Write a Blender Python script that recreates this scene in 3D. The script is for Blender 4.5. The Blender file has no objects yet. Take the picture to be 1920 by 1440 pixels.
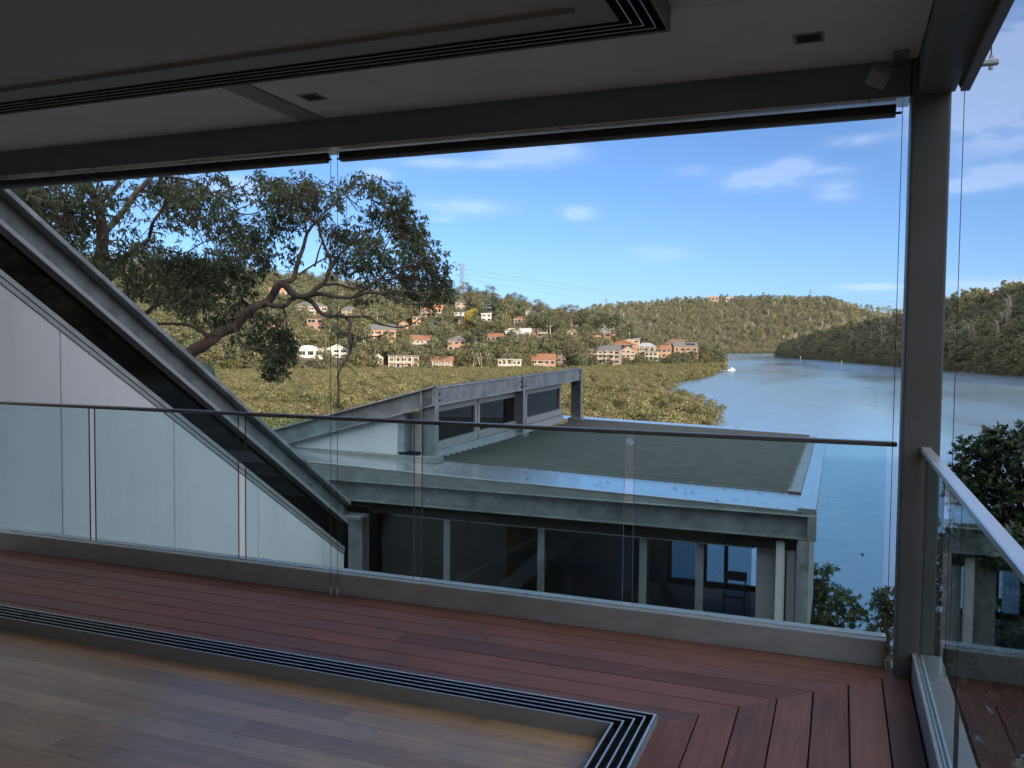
import bpy, bmesh, math, random
import numpy as np
from mathutils import Vector, Matrix
random.seed(7); rng = np.random.default_rng(7)
scene = bpy.context.scene
C = scene.collection
# ------------------------------------------------------------------ camera
F_PX, YAW, PITCH, ROLL, EYE = 1588.3, 0.369176, 0.045158, 0.0096664, 1.54
_fw = np.array([-math.sin(YAW)*math.cos(PITCH), math.cos(YAW)*math.cos(PITCH), -math.sin(PITCH)])
_r = np.array([math.cos(YAW), math.sin(YAW), 0.0]); _u = np.cross(_r, _fw)
_c, _s = math.cos(ROLL), math.sin(ROLL)
_r2 = _c*_r+_s*_u; _u2 = -_s*_r+_c*_u
CAM = np.array([_r2, -_u2, _fw]); EYEV = np.array([0, 0, EYE])
cam = bpy.data.cameras.new('camera'); camo = bpy.data.objects.new('camera', cam); C.objects.link(camo)
m = Matrix.Identity(4)
for i in range(3):
    m[i][0] = _r2[i]; m[i][1] = _u2[i]; m[i][2] = -_fw[i]; m[i][3] = EYEV[i]
camo.matrix_world = m
cam.sensor_width = 36; cam.lens = F_PX/1920*36; cam.clip_start = 0.05; cam.clip_end = 30000
scene.camera = camo
# surveying helpers: sight lines of the photograph met with real planes or distances
def ray(x, y): return CAM.T @ np.array([(x-960)/F_PX, (y-720)/F_PX, 1.0])
def on(x, y, ax, v):
    d = ray(x, y); t = (v-EYEV[ax])/d[ax]; return EYEV+t*d
def at(x, y, dist):
    d = ray(x, y); return EYEV+d*(dist/math.hypot(d[0], d[1]))
def bearing(x):
    d = ray(x, 650); return math.atan2(d[0], d[1])
# ------------------------------------------------------------------ sky, sun, exposure
SUN_AZ, SUN_EL = math.radians(128), math.radians(14)
sun_dir = Vector((math.sin(SUN_AZ)*math.cos(SUN_EL), math.cos(SUN_AZ)*math.cos(SUN_EL), math.sin(SUN_EL)))
world = bpy.data.worlds.new('World'); scene.world = world; world.use_nodes = True
wn, wl = world.node_tree.nodes, world.node_tree.links
wn.clear()
w_out = wn.new('ShaderNodeOutputWorld'); w_bg = wn.new('ShaderNodeBackground')
sky = wn.new('ShaderNodeTexSky'); sky.sky_type = 'NISHITA'; sky.sun_disc = False
sky.sun_elevation = SUN_EL; sky.sun_rotation = SUN_AZ
sky.air_density = .6; sky.dust_density = 1.0; sky.ozone_density = 4.0; sky.altitude = 0
w_bg.inputs['Strength'].default_value = SKY_STRENGTH = 0.075
def wmath(op, a, b=None, c=None):
    n = wn.new('ShaderNodeMath'); n.operation = op
    for i, v in enumerate((a, b, c)):
        if v is None: continue
        if isinstance(v, (int, float)): n.inputs[i].default_value = v
        else: wl.new(v, n.inputs[i])
    return n.outputs[0]
w_tc = wn.new('ShaderNodeTexCoord')
def wdot(v):
    n = wn.new('ShaderNodeVectorMath'); n.operation = 'DOT_PRODUCT'
    wl.new(w_tc.outputs['Generated'], n.inputs[0]); n.inputs[1].default_value = v
    return n.outputs['Value']
# wisps of cloud: soft patches at their bearings and heights in the sky, broken up by noise
CLOUDS = [(1005, 288, 60, 17, .9), (850, 306, 75, 9, .7), (845, 387, 70, 13, .55), (1425, 337, 55, 14, .8), (1490, 312, 30, 12, .5),
          (1300, 321, 30, 9, .4), (1572, 357, 34, 15, .4), (1595, 262, 50, 9, .3), (1230, 476, 46, 14, .35), (1885, 327, 42, 15, .7),
          (1870, 178, 95, 62, 1.0), (1905, 95, 60, 50, .6), (1640, 538, 45, 5, .5), (1840, 537, 80, 12, .35), (430, 352, 46, 16, .9),
          (705, 326, 28, 9, .45), (1800, 350, 34, 10, .5), (1085, 400, 26, 12, .3), (830, 412, 30, 6, .3), (1560, 320, 40, 8, .3)]
w_map = wn.new('ShaderNodeMapping'); wl.new(w_tc.outputs['Generated'], w_map.inputs['Vector'])
w_map.inputs['Scale'].default_value = (1, 1, 3.2)
w_no = wn.new('ShaderNodeTexNoise'); w_no.inputs['Scale'].default_value = 11; w_no.inputs['Detail'].default_value = 7
w_no.inputs['Roughness'].default_value = .58; w_no.inputs['Distortion'].default_value = .5
wl.new(w_map.outputs[0], w_no.inputs['Vector'])
w_sum = None
for (cx, cy, cw, ch, ci) in CLOUDS:
    d = ray(cx, cy); d /= np.linalg.norm(d)
    r = np.cross(d, [0, 0, 1]); r /= np.linalg.norm(r); u = np.cross(r, d)
    a = wmath('MULTIPLY', wdot(tuple(r*F_PX/cw)), wdot(tuple(r*F_PX/cw)))
    e = wmath('ADD', a, wmath('POWER', wmath('ABSOLUTE', wdot(tuple(u*F_PX/ch))), 2.0))
    e = wmath('MULTIPLY', e, -1.0)
    g = wmath('MULTIPLY', wmath('EXPONENT', e), ci*.75)
    g = wmath('MULTIPLY', g, wmath('GREATER_THAN', wdot(tuple(d)), 0.5))
    w_sum = g if w_sum is None else wmath('ADD', w_sum, g)
# broken cloud added out of frame to brighten the shaded foreground; edge shows upper right
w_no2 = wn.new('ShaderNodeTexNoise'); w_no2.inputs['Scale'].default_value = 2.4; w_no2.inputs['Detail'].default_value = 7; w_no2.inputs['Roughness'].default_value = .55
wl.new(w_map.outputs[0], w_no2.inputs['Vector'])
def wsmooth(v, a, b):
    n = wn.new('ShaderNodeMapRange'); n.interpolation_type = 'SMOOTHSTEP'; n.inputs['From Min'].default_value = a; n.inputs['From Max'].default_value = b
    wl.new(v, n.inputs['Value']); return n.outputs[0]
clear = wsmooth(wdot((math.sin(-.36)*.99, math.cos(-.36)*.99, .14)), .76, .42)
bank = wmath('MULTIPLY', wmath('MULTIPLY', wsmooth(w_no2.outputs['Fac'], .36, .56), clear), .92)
w_ramp = wn.new('ShaderNodeMapRange'); wl.new(w_no.outputs['Fac'], w_ramp.inputs['Value'])
w_ramp.inputs['From Min'].default_value = .40; w_ramp.inputs['From Max'].default_value = .68
w_ramp.inputs['To Min'].default_value = .18; w_ramp.inputs['To Max'].default_value = 1.0
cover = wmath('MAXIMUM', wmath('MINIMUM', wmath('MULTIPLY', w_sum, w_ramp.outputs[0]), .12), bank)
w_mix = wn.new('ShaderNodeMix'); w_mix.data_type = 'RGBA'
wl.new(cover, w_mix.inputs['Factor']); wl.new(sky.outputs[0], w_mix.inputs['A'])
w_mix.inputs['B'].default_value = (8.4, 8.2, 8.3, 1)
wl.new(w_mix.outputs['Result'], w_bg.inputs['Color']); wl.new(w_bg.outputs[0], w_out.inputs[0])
sl = bpy.data.lights.new('sun', 'SUN'); sl.energy = 4.0; sl.angle = math.radians(.53); sl.color = (1, .86, .66)
so = bpy.data.objects.new('sun', sl); C.objects.link(so)
so.rotation_euler = sun_dir.to_track_quat('Z', 'Y').to_euler(); so.location = (40, -40, 60)
vs = scene.view_settings
vs.view_transform = 'Standard'; vs.look = 'None'; vs.gamma = 1; vs.use_curve_mapping = False; vs.exposure = 1.5
cy = scene.cycles
cy.max_bounces = 10; cy.diffuse_bounces = 5; cy.glossy_bounces = 5; cy.transmission_bounces = 6; cy.transparent_max_bounces = 32
cy.sample_clamp_indirect = 8; cy.caustics_reflective = False; cy.caustics_refractive = False; cy.use_denoising = True
# ------------------------------------------------------------------ materials
def mat(name):
    m = bpy.data.materials.new(name); m.use_nodes = True
    return m, m.node_tree.nodes, m.node_tree.links, m.node_tree.nodes['Principled BSDF']
def noise(n, l, vec, scale, detail=4, rough=.55):
    t = n.new('ShaderNodeTexNoise'); t.inputs['Scale'].default_value = scale; t.inputs['Detail'].default_value = detail
    t.inputs['Roughness'].default_value = rough
    if vec is not None: l.new(vec, t.inputs['Vector'])
    return t.outputs['Fac']
def rampc(n, l, fac, stops):
    r = n.new('ShaderNodeValToRGB'); l.new(fac, r.inputs[0]); e = r.color_ramp.elements
    while len(e) < len(stops): e.new(.5)
    for i, (p, c) in enumerate(stops): e[i].position = p; e[i].color = (*c, 1)
    return r.outputs[0]
def mapr(n, l, fac, a, b, lo=0., hi=1.):
    r = n.new('ShaderNodeMapRange'); l.new(fac, r.inputs[0])
    r.inputs[1].default_value = lo; r.inputs[2].default_value = hi; r.inputs[3].default_value = a; r.inputs[4].default_value = b
    return r.outputs[0]
def mul(n, l, a, b):
    x = n.new('ShaderNodeMix'); x.data_type = 'RGBA'; x.blend_type = 'MULTIPLY'; x.inputs['Factor'].default_value = 1
    l.new(a, x.inputs['A'])
    if isinstance(b, tuple): x.inputs['B'].default_value = (*b, 1)
    else: l.new(b, x.inputs['B'])
    return x.outputs['Result']
def coords(n, l, stretch=(1, 1, 1), src='Object'):
    tc = n.new('ShaderNodeTexCoord'); mp = n.new('ShaderNodeMapping'); mp.inputs['Scale'].default_value = stretch
    l.new(tc.outputs[src], mp.inputs[0]); return mp.outputs[0]
def bump(n, l, b, h, strength, dist):
    x = n.new('ShaderNodeBump'); x.inputs['Strength'].default_value = strength; x.inputs['Distance'].default_value = dist
    l.new(h, x.inputs['Height']); l.new(x.outputs[0], b.inputs['Normal'])
def surface(name, col, rough=.5, metal=0., vary=.15, scale=6, stretch=(1, 1, 1), bmp=.0, fine=80, rvar=.1, spec=.5):
    """plain building surface with broad blotches, fine speckle and uneven gloss"""
    m, n, l, b = mat(name); v = coords(n, l, stretch)
    f = noise(n, l, v, scale, 6, .6); g = noise(n, l, v, fine, 2)
    lo = tuple(c*(1-vary) for c in col); hi = tuple(min(1, c*(1+vary)) for c in col)
    c1 = rampc(n, l, f, [(.3, lo), (.7, hi)])
    k = n.new('ShaderNodeCombineColor'); s = mapr(n, l, g, .93, 1.07)
    for i in range(3): l.new(s, k.inputs[i])
    l.new(mul(n, l, c1, k.outputs[0]), b.inputs['Base Color'])
    l.new(mapr(n, l, f, rough-rvar, rough+rvar), b.inputs['Roughness'])
    b.inputs['Metallic'].default_value = metal; b.inputs['Specular IOR Level'].default_value = spec
    if bmp: bump(n, l, b, g, bmp, .002)
    return m
def stained(m, amount, scale, stretch, dark):
    """water marks and dirt: irregular patches over an existing surface"""
    n, l = m.node_tree.nodes, m.node_tree.links; b = n['Principled BSDF']; old = b.inputs['Base Color'].links[0].from_socket
    f = noise(n, l, coords(n, l, stretch), scale, 9, .68); k = mapr(n, l, f, 0, amount, .52, .70)
    x = n.new('ShaderNodeMix'); x.data_type = 'RGBA'; l.new(k, x.inputs['Factor']); l.new(old, x.inputs['A']); x.inputs['B'].default_value = (*dark, 1); l.new(x.outputs['Result'], b.inputs['Base Color'])
def wood(name, c0, c1, c2, along, rough, coat=0., grain=1., spec=.5):
    """timber board: colour differs from board to board, grain along one axis"""
    m, n, l, b = mat(name)
    st = (1.2, 26, 26) if along == 'X' else (26, 1.2, 26)
    oi = n.new('ShaderNodeObjectInfo')
    tc = n.new('ShaderNodeTexCoord'); ad = n.new('ShaderNodeVectorMath'); ad.operation = 'ADD'
    sc_ = n.new('ShaderNodeVectorMath'); sc_.operation = 'SCALE'; sc_.inputs[0].default_value = (37, 19, 11); l.new(oi.outputs['Random'], sc_.inputs['Scale'])
    l.new(tc.outputs['Object'], ad.inputs[0]); l.new(sc_.outputs[0], ad.inputs[1])
    mp = n.new('ShaderNodeMapping'); mp.inputs['Scale'].default_value = st; l.new(ad.outputs[0], mp.inputs[0])
    f = noise(n, l, mp.outputs[0], 2.0, 7, .62)
    mp2 = n.new('ShaderNodeMapping'); mp2.inputs['Scale'].default_value = (2.2, 2.2, 2.2); l.new(ad.outputs[0], mp2.inputs[0])
    w = noise(n, l, mp2.outputs[0], 1.5, 5, .6)
    base = rampc(n, l, oi.outputs['Random'], [(0, c0), (.5, c1), (1, c2)])
    k = n.new('ShaderNodeCombineColor'); s = mapr(n, l, f, 1-.28*grain, 1+.28*grain, .25, .75)
    for i in range(3): l.new(s, k.inputs[i])
    k2 = n.new('ShaderNodeCombineColor'); s2 = mapr(n, l, w, .8, 1.2, .3, .7)
    for i in range(3): l.new(s2, k2.inputs[i])
    l.new(mul(n, l, mul(n, l, base, k.outputs[0]), k2.outputs[0]), b.inputs['Base Color'])
    l.new(mapr(n, l, w, rough-.08, rough+.12, .3, .7), b.inputs['Roughness'])
    b.inputs['Specular IOR Level'].default_value = spec; b.inputs['Coat Weight'].default_value = coat; b.inputs['Coat Roughness'].default_value = .22; b.inputs['Coat IOR'].default_value = 1.65
    bump(n, l, b, f, .25, .0015)
    return m
def glass(name, tint, ior=1.45, body=None):
    m = bpy.data.materials.new(name); m.use_nodes = True; n, l = m.node_tree.nodes, m.node_tree.links; n.clear()
    o = n.new('ShaderNodeOutputMaterial'); mx = n.new('ShaderNodeMixShader'); t = n.new('ShaderNodeBsdfTransparent'); g = n.new('ShaderNodeBsdfGlossy')
    fr = n.new('ShaderNodeFresnel'); fr.inputs['IOR'].default_value = ior
    t.inputs[0].default_value = (*tint, 1); g.inputs['Roughness'].default_value = .0; g.inputs[0].default_value = (.95, .97, 1, 1)
    geo = n.new('ShaderNodeNewGeometry'); mix = n.new('ShaderNodeMix'); l.new(geo.outputs['Backfacing'], mix.inputs[0])
    l.new(fr.outputs[0], mix.inputs[2]); mix.inputs[3].default_value = 0.0   # the inner face only tints
    l.new(mix.outputs[0], mx.inputs[0]); l.new(t.outputs[0], mx.inputs[1]); l.new(g.outputs[0], mx.inputs[2]); l.new(mx.outputs[0], o.inputs[0])
    return m
def leafmat(name, stops, trans=.3, rough=.5, lo=.55, hi=1.5):
    """leaves: colour by plant (object random) and leaf by leaf (face attribute 'shade')"""
    m, n, l, b = mat(name)
    oi = n.new('ShaderNodeObjectInfo'); at_ = n.new('ShaderNodeAttribute'); at_.attribute_name = 'shade'
    c = rampc(n, l, oi.outputs['Random'], stops)
    k = n.new('ShaderNodeCombineColor'); s = mapr(n, l, at_.outputs['Fac'], lo, hi)
    for i in range(3): l.new(s, k.inputs[i])
    col = mul(n, l, c, k.outputs[0]); l.new(col, b.inputs['Base Color']); b.inputs['Roughness'].default_value = rough
    tr = n.new('ShaderNodeBsdfTranslucent'); l.new(col, tr.inputs[0])
    mx = n.new('ShaderNodeMixShader'); mx.inputs[0].default_value = trans
    o = n['Material Output']; l.new(b.outputs[0], mx.inputs[1]); l.new(tr.outputs[0], mx.inputs[2]); l.new(mx.outputs[0], o.inputs[0])
    return m
M = {}
M['post'] = surface('dark_grey_steel', (.145, .16, .165), .5, .2, .12, 3, bmp=.12)
M['beam'] = surface('grey_beam_paint', (.19, .215, .25), .55, .1, .12, 3, bmp=.1)
M['kerb'] = surface('grey_channel_paint', (.46, .475, .49), .5, .1, .12, 4, (1, 4, 4), .12)
M['rail'] = surface('anodised_rail', (.22, .22, .235), .36, .7, .08, 5)
M['alu'] = surface('mill_aluminium', (.80, .82, .84), .30, .6, .08, 8)
M['track_dark'] = surface('track_groove', (.02, .02, .021), .6)
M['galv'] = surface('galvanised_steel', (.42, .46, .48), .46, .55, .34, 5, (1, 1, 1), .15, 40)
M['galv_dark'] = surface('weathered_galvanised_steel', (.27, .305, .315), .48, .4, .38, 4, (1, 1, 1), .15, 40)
M['flash'] = surface('zinc_flashing', (.66, .69, .71), .24, .75, .04, 2.2, (1, 1, 1), .02, 30, .03)
M['flash_dull'] = surface('dull_zinc_flashing', (.34, .37, .37), .5, .45, .18, 4, (1, 1, 1), .1, 30)
M['roof'] = surface('ribbed_roof_steel', (.122, .135, .122), .5, .2, .14, 3, (1, 1, 1), .05)
M['ceil'] = surface('ceiling_paint', (.42, .45, .49), .75, 0, .04, 2, bmp=.04)
M['soffit'] = surface('soffit_paint', (.68, .74, .82), .72, 0, .06, 2, bmp=.04)
M['cover'] = surface('grey_cover_board', (.27, .285, .30), .6, 0, .06, 3)
M['dark'] = surface('dark_void', (.012, .012, .014), .7)
M['black'] = surface('black_fitting', (.018, .018, .02), .45)
M['fabric'] = surface('charcoal_blind_fabric', (.045, .045, .048), .8, 0, .1, 20, bmp=.2, fine=300)
M['white_panel'] = surface('white_wall_panel', (.87, .90, .93), .62, 0, .035, 2.5, (1, 1, .6), .05)
M['frame'] = surface('pale_window_frame', (.52, .54, .56), .42, .4, .08, 6)
M['room_wall'] = surface('room_wall_paint', (.76, .74, .70), .8, 0, .05, 2)
M['concrete'] = surface('concrete', (.26, .26, .25), .8, 0, .2, 2, bmp=.3)
M['glass'] = glass('balustrade_glass', (.835, .945, .955))
M['tint'] = glass('door_glass', (.60, .66, .70), 1.6)
M['dim_glass'] = surface('dark_window_glass', (.006, .007, .009), .03, 0, .1, 3, rvar=.0, spec=.42)
M['edge'] = surface('glass_edge', (.012, .03, .028), .2)
M['wire'] = surface('steel_wire', (.09, .09, .1), .4, .6)
M['deck'] = wood('merbau_decking', (.165, .074, .056), (.290, .118, .084), (.235, .120, .094), 'X', .50, spec=.3)
M['decky'] = wood('merbau_decking_side', (.165, .074, .056), (.290, .118, .084), (.235, .120, .094), 'Y', .50, spec=.3)
M['floor'] = wood('blackbutt_floor', (.40, .235, .122), (.50, .315, .178), (.60, .405, .250), 'X', .33, .45, .9)
def _plastic(n, l, b):
    b.inputs['Base Color'].default_value = (.85, .85, .84, 1); t = n.new('ShaderNodeBsdfTranslucent'); t.inputs[0].default_value = (.9, .9, .9, 1); x = n.new('ShaderNodeMixShader'); x.inputs[0].default_value = .65
    l.new(b.outputs[0], x.inputs[1]); l.new(t.outputs[0], x.inputs[2]); l.new(x.outputs[0], n['Material Output'].inputs[0])
M['plastic'], _n, _l, _b = mat('thin_white_plastic'); _plastic(_n, _l, _b)
M['white'] = surface('white_paint', (.75, .75, .73), .5, 0, .05)
stained(M['flash_dull'], .5, 2.0, (1, 1, 1), (.16, .17, .16))
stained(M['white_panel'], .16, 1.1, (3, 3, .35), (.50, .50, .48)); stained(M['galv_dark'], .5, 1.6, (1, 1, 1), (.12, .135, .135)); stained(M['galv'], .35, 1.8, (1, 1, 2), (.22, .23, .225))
stained(M['kerb'], .4, 1.5, (1, 1, 2), (.22, .22, .215)); stained(M['post'], .35, 2.2, (1, 1, .6), (.12, .13, .125)); stained(M['beam'], .3, 1.5, (1, 1, 1), (.13, .14, .15)); stained(M['soffit'], .12, .9, (1, 1, 1), (.5, .5, .5))
# ------------------------------------------------------------------ mesh building
class MB:
    def __init__(s): s.v = []; s.f = []; s.mi = []
    def poly(s, pts, mi=0):
        o = len(s.v); s.v += [tuple(map(float, p)) for p in pts]; s.f.append(tuple(range(o, o+len(pts)))); s.mi.append(mi); return s
    def box(s, x0, y0, z0, x1, y1, z1, mi=0):
        o = len(s.v); x0, x1 = sorted((x0, x1)); y0, y1 = sorted((y0, y1)); z0, z1 = sorted((z0, z1))
        s.v += [(x0, y0, z0), (x1, y0, z0), (x1, y1, z0), (x0, y1, z0), (x0, y0, z1), (x1, y0, z1), (x1, y1, z1), (x0, y1, z1)]
        s.f += [tuple(o+i for i in q) for q in ((3, 2, 1, 0), (4, 5, 6, 7), (0, 1, 5, 4), (2, 3, 7, 6), (1, 2, 6, 5), (3, 0, 4, 7))]; s.mi += [mi]*6; return s
    def prism(s, pts, vec, mi=0):
        """closed polygon pts (3-D) swept along vec"""
        o = len(s.v); n = len(pts); pts = [np.array(p, float) for p in pts]; vec = np.array(vec, float)
        nn = sum((np.cross(pts[i], pts[(i+1) % n]) for i in range(n)), np.zeros(3))
        if nn @ vec > 0: pts = pts[::-1]
        s.v += [tuple(p) for p in pts]+[tuple(p+vec) for p in pts]
        s.f.append(tuple(o+i for i in range(n))); s.f.append(tuple(o+n+i for i in reversed(range(n))))
        for i in range(n): j = (i+1) % n; s.f.append((o+j, o+i, o+n+i, o+n+j))
        s.mi += [mi]*(n+2); return s
    def bar(s, a, b, w, h=None, mi=0, up=(0, 0, 1)):
        a = np.array(a, float); b = np.array(b, float); h = h or w; d = b-a; d = d/np.linalg.norm(d)
        x = np.cross(d, up)
        if np.linalg.norm(x) < 1e-4: x = np.cross(d, (1, 0, 0))
        x /= np.linalg.norm(x); y = np.cross(x, d)
        return s.prism([a-x*w/2-y*h/2, a+x*w/2-y*h/2, a+x*w/2+y*h/2, a-x*w/2+y*h/2], b-a, mi)
    def tube(s, pts, rad, n=8, mi=0, caps=True):
        pts = [np.array(p, float) for p in pts]; o = len(s.v); k = len(pts)
        rad = [rad]*k if isinstance(rad, (int, float)) else rad
        prev = None
        for i, p in enumerate(pts):
            d = pts[min(i+1, k-1)]-pts[max(i-1, 0)]; d = d/(np.linalg.norm(d)+1e-9)
            if prev is None:
                x = np.cross(d, (0, 0, 1)) if abs(d[2]) < .9 else np.cross(d, (1, 0, 0))
            else: x = prev-d*(prev@d)
            x /= np.linalg.norm(x)+1e-9; prev = x; y = np.cross(d, x)
            for j in range(n):
                t = 2*math.pi*j/n; s.v.append(tuple(p+rad[i]*(math.cos(t)*x+math.sin(t)*y)))
        for i in range(k-1):
            for j in range(n):
                a = o+i*n+j; b = o+i*n+(j+1) % n; s.f.append((a, b, b+n, a+n)); s.mi.append(mi)
        if caps:
            s.f.append(tuple(o+j for j in reversed(range(n)))); s.f.append(tuple(o+(k-1)*n+j for j in range(n))); s.mi += [mi, mi]
        return s
    def build(s, name, mats, parent=None, bevel=0., smooth=False, label=None):
        me = bpy.data.meshes.new(name); org = wloc(parent)
        me.from_pydata([tuple(np.array(v)-org) for v in s.v], [], s.f)
        for k in (mats if isinstance(mats, (list, tuple)) else [mats]): me.materials.append(k)
        if any(s.mi): me.polygons.foreach_set('material_index', s.mi)
        if bevel:
            bm = bmesh.new(); bm.from_mesh(me)
            bmesh.ops.bevel(bm, geom=list(bm.edges), offset=bevel, segments=2 if bevel > .004 else 1, affect='EDGES', profile=.5, clamp_overlap=True)
            bm.to_mesh(me); bm.free()
        if smooth: me.polygons.foreach_set('use_smooth', [True]*len(me.polygons))
        me.update()
        o = bpy.data.objects.new(name, me); C.objects.link(o)
        if parent is not None: o.parent = parent
        if label: o['label'] = label
        return o
_wl = {}
def wloc(p):
    t = np.zeros(3)
    while p is not None: t = t+np.array(p.location); p = p.parent
    return t
def tag(o, label, cat=None, group=None, kind=None):
    o['label'] = label
    if cat: o['category'] = cat
    if group: o['group'] = group
    if kind: o['kind'] = kind
    return o
def thing(name, loc, label, cat, group=None, kind=None):
    o = bpy.data.objects.new(name, None); C.objects.link(o); o.location = tuple(map(float, loc)); o.empty_display_size = .2
    return tag(o, label, cat, group, kind)
def box(name, m, parent, x0, y0, z0, x1, y1, z1, bevel=.0, label=None):
    return MB().box(x0, y0, z0, x1, y1, z1).build(name, m, parent, bevel, label=label)
def copy_tree(o, loc=None, rot=None, scale=None, parent=None):
    c = o.copy(); C.objects.link(c)
    if parent is not None: c.parent = parent
    if loc is not None: c.location = tuple(map(float, loc))
    if rot is not None: c.rotation_euler = (0, 0, rot)
    if scale is not None: c.scale = scale
    for ch in list(o.children): copy_tree(ch, parent=c)
    return c
def grid_mesh(name, P, m, smooth=True):
    """P: (a,b,3) array of points"""
    a, b = P.shape[:2]; me = bpy.data.meshes.new(name)
    idx = np.arange(a*b).reshape(a, b)
    q = np.stack([idx[:-1, :-1], idx[:-1, 1:], idx[1:, 1:], idx[1:, :-1]], -1).reshape(-1, 4)
    me.from_pydata(P.reshape(-1, 3).tolist(), [], q.tolist()); me.materials.append(m)
    if smooth: me.polygons.foreach_set('use_smooth', [True]*len(me.polygons))
    o = bpy.data.objects.new(name, me); C.objects.link(o); return o
def leaf_mesh(name, base, tip, wide, mats, shade=None, extra=None):
    """diamond leaves: base, tip (N,3), half width vectors (N,3)"""
    n = len(base); mid = base*.55+tip*.45
    V = np.stack([base, mid+wide, tip, mid-wide], 1).reshape(-1, 3)
    me = bpy.data.meshes.new(name); me.vertices.add(4*n); me.vertices.foreach_set('co', V.astype(np.float32).ravel())
    me.loops.add(4*n); me.loops.foreach_set('vertex_index', np.arange(4*n, dtype=np.int32))
    me.polygons.add(n); me.polygons.foreach_set('loop_start', np.arange(0, 4*n, 4, dtype=np.int32)); me.polygons.foreach_set('loop_total', np.full(n, 4, np.int32))
    me.update(calc_edges=True)
    at_ = me.attributes.new('shade', 'FLOAT', 'FACE'); at_.data.foreach_set('value', (rng.random(n) if shade is None else shade).astype(np.float32))
    for k in (mats if isinstance(mats, (list, tuple)) else [mats]): me.materials.append(k)
    me.validate(); return me
# ================================================================== the house we stand in
deck = thing('deck', (0, 4, 0), 'dark red-brown timber deck wrapping round the corner of the room', 'deck', kind='structure')
box('deck_base', M['dark'], deck, -5.95, -3, -.30, .345, 4.43, -.056)
GAP = .006
ys = [3.398, 3.545, 3.692, 3.839, 3.986, 4.133, 4.280, 4.436]
xs = [-.660, -.513, -.366, -.219, -.072, .075, .222, .342]
for i in range(7):
    a, b = ys[i], ys[i+1]-GAP
    # pieces of a front board, butted; the last one is mitred at the corner
    cuts = [-5.95]; x = -5.95+random.uniform(.6, 2.2)
    while x < -1.6: cuts.append(x); x += random.uniform(1.5, 3.0)
    end0, end1 = a-4.058, b-4.058
    for k, c0 in enumerate(cuts):
        last = k == len(cuts)-1; c1 = cuts[k+1]-.003 if not last else None
        pts = [(c0, a), (end0-.001, a), (end1-.001, b), (c0, b)] if last else [(c0, a), (c1, a), (c1, b), (c0, b)]
        z = -.0005*random.random()
        MB().prism([(p[0], p[1], -.024) for p in pts], (0, 0, .024+z)).build('deck_board', M['deck'], deck, .0022)
    a, b = xs[i], xs[i+1]-GAP
    cuts = [-3.0]; y = -3+random.uniform(1.0, 2.5)
    while y < 1.6: cuts.append(y); y += random.uniform(1.8, 3.2)
    for k, c0 in enumerate(cuts):
        last = k == len(cuts)-1
        pts = [(a, c0), (b, c0), (b, min(b+4.058, 4.43)), (a, min(a+4.058, 4.43))] if last else [(a, c0), (b, c0), (b, cuts[k+1]-.003), (a, cuts[k+1]-.003)]
        z = -.0005*random.random()
        MB().prism([(p[0], p[1], -.024) for p in pts], (0, 0, .024+z)).build('deck_board', M['decky'], deck, .0022)
floor = thing('floor', (-3, 0, -.03), 'polished timber strip floor of the room inside the sliding door track', 'floor', kind='structure')
box('floor_base', M['dark'], floor, -5.95, -6, -.30, -.83, 3.238, -.052)
y = 3.236; row = 0
while y > .2:
    x = -5.94+0.0; first = True
    while x < -.84:
        L = random.uniform(.5, 3.4) if first else random.uniform(2.2, 4.2); first = False
        x1 = min(x+L, -.835)
        box('floor_plank', M['floor'], floor, x, y-.1295, -.050, x1-.0006, y, -.030+random.uniform(-.0003, 0), .0007)
        x = x1
    y -= .130
box('floor_plank', M['floor'], floor, -5.95, -6, -.050, -.835, y, -.0305)

def lpath(name, m, parent, o, w, z0, z1, y0=-3.0, x0=-5.94, bevel=.001):
    """L-shaped strip, o metres in from the outer corner (-.66, 3.392) of the door track, w wide, mitred in one piece"""
    xo, yo = -.664-o, 3.392-o
    pts = [(x0, yo), (xo, yo), (xo, y0), (xo-w, y0), (xo-w, yo-w), (x0, yo-w)]
    return MB().prism([(p[0], p[1], z0) for p in pts], (0, 0, z1-z0)).build(name, m, parent, bevel)
tr = thing('sliding_door_track', (-2, 3.3, -.03), 'four-groove aluminium sliding door track set in the floor between timber floor and deck', 'door track')
lpath('track_base', M['track_dark'], tr, .001, .149, -.045, .004)
for k in range(5):
    lpath('groove_wall', M['track_dark'], tr, .0006+k*.0360, .0055 if k else .0088, .004, .0365)
    lpath('track_rail', M['alu'], tr, .0+k*.0360, .0068 if k else .010, .0368, .040)
lpath('inner_fascia', M['cover'], tr, .1501, .006, -.045, .036)
lpath('outer_fascia', M['cover'], tr, -.004, .0038, -.02, .034)
ut = thing('sliding_door_head_track', (-2, 3.3, 2.79), 'four-groove aluminium sliding door head track along the ceiling above the deck edge', 'door track')
lpath('track_base', M['track_dark'], ut, .001, .163, 2.83, 2.90)
for k in range(5):
    lpath('groove_wall', M['track_dark'], ut, .0004+k*.0400, .0026 if k in (1, 2, 3) else .0054, 2.7915, 2.83)
    lpath('track_rail', M['alu'] if k in (1, 2, 3) else M['cover'], ut, .0+k*.0400, .0034 if k in (1, 2, 3) else .006, 2.788, 2.7912)
lpath('cover_board', M['cover'], ut, .1662, .125, 2.790, 2.815)
lpath('outer_fascia', M['cover'], ut, -.006, .0055, 2.785, 2.90)
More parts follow.
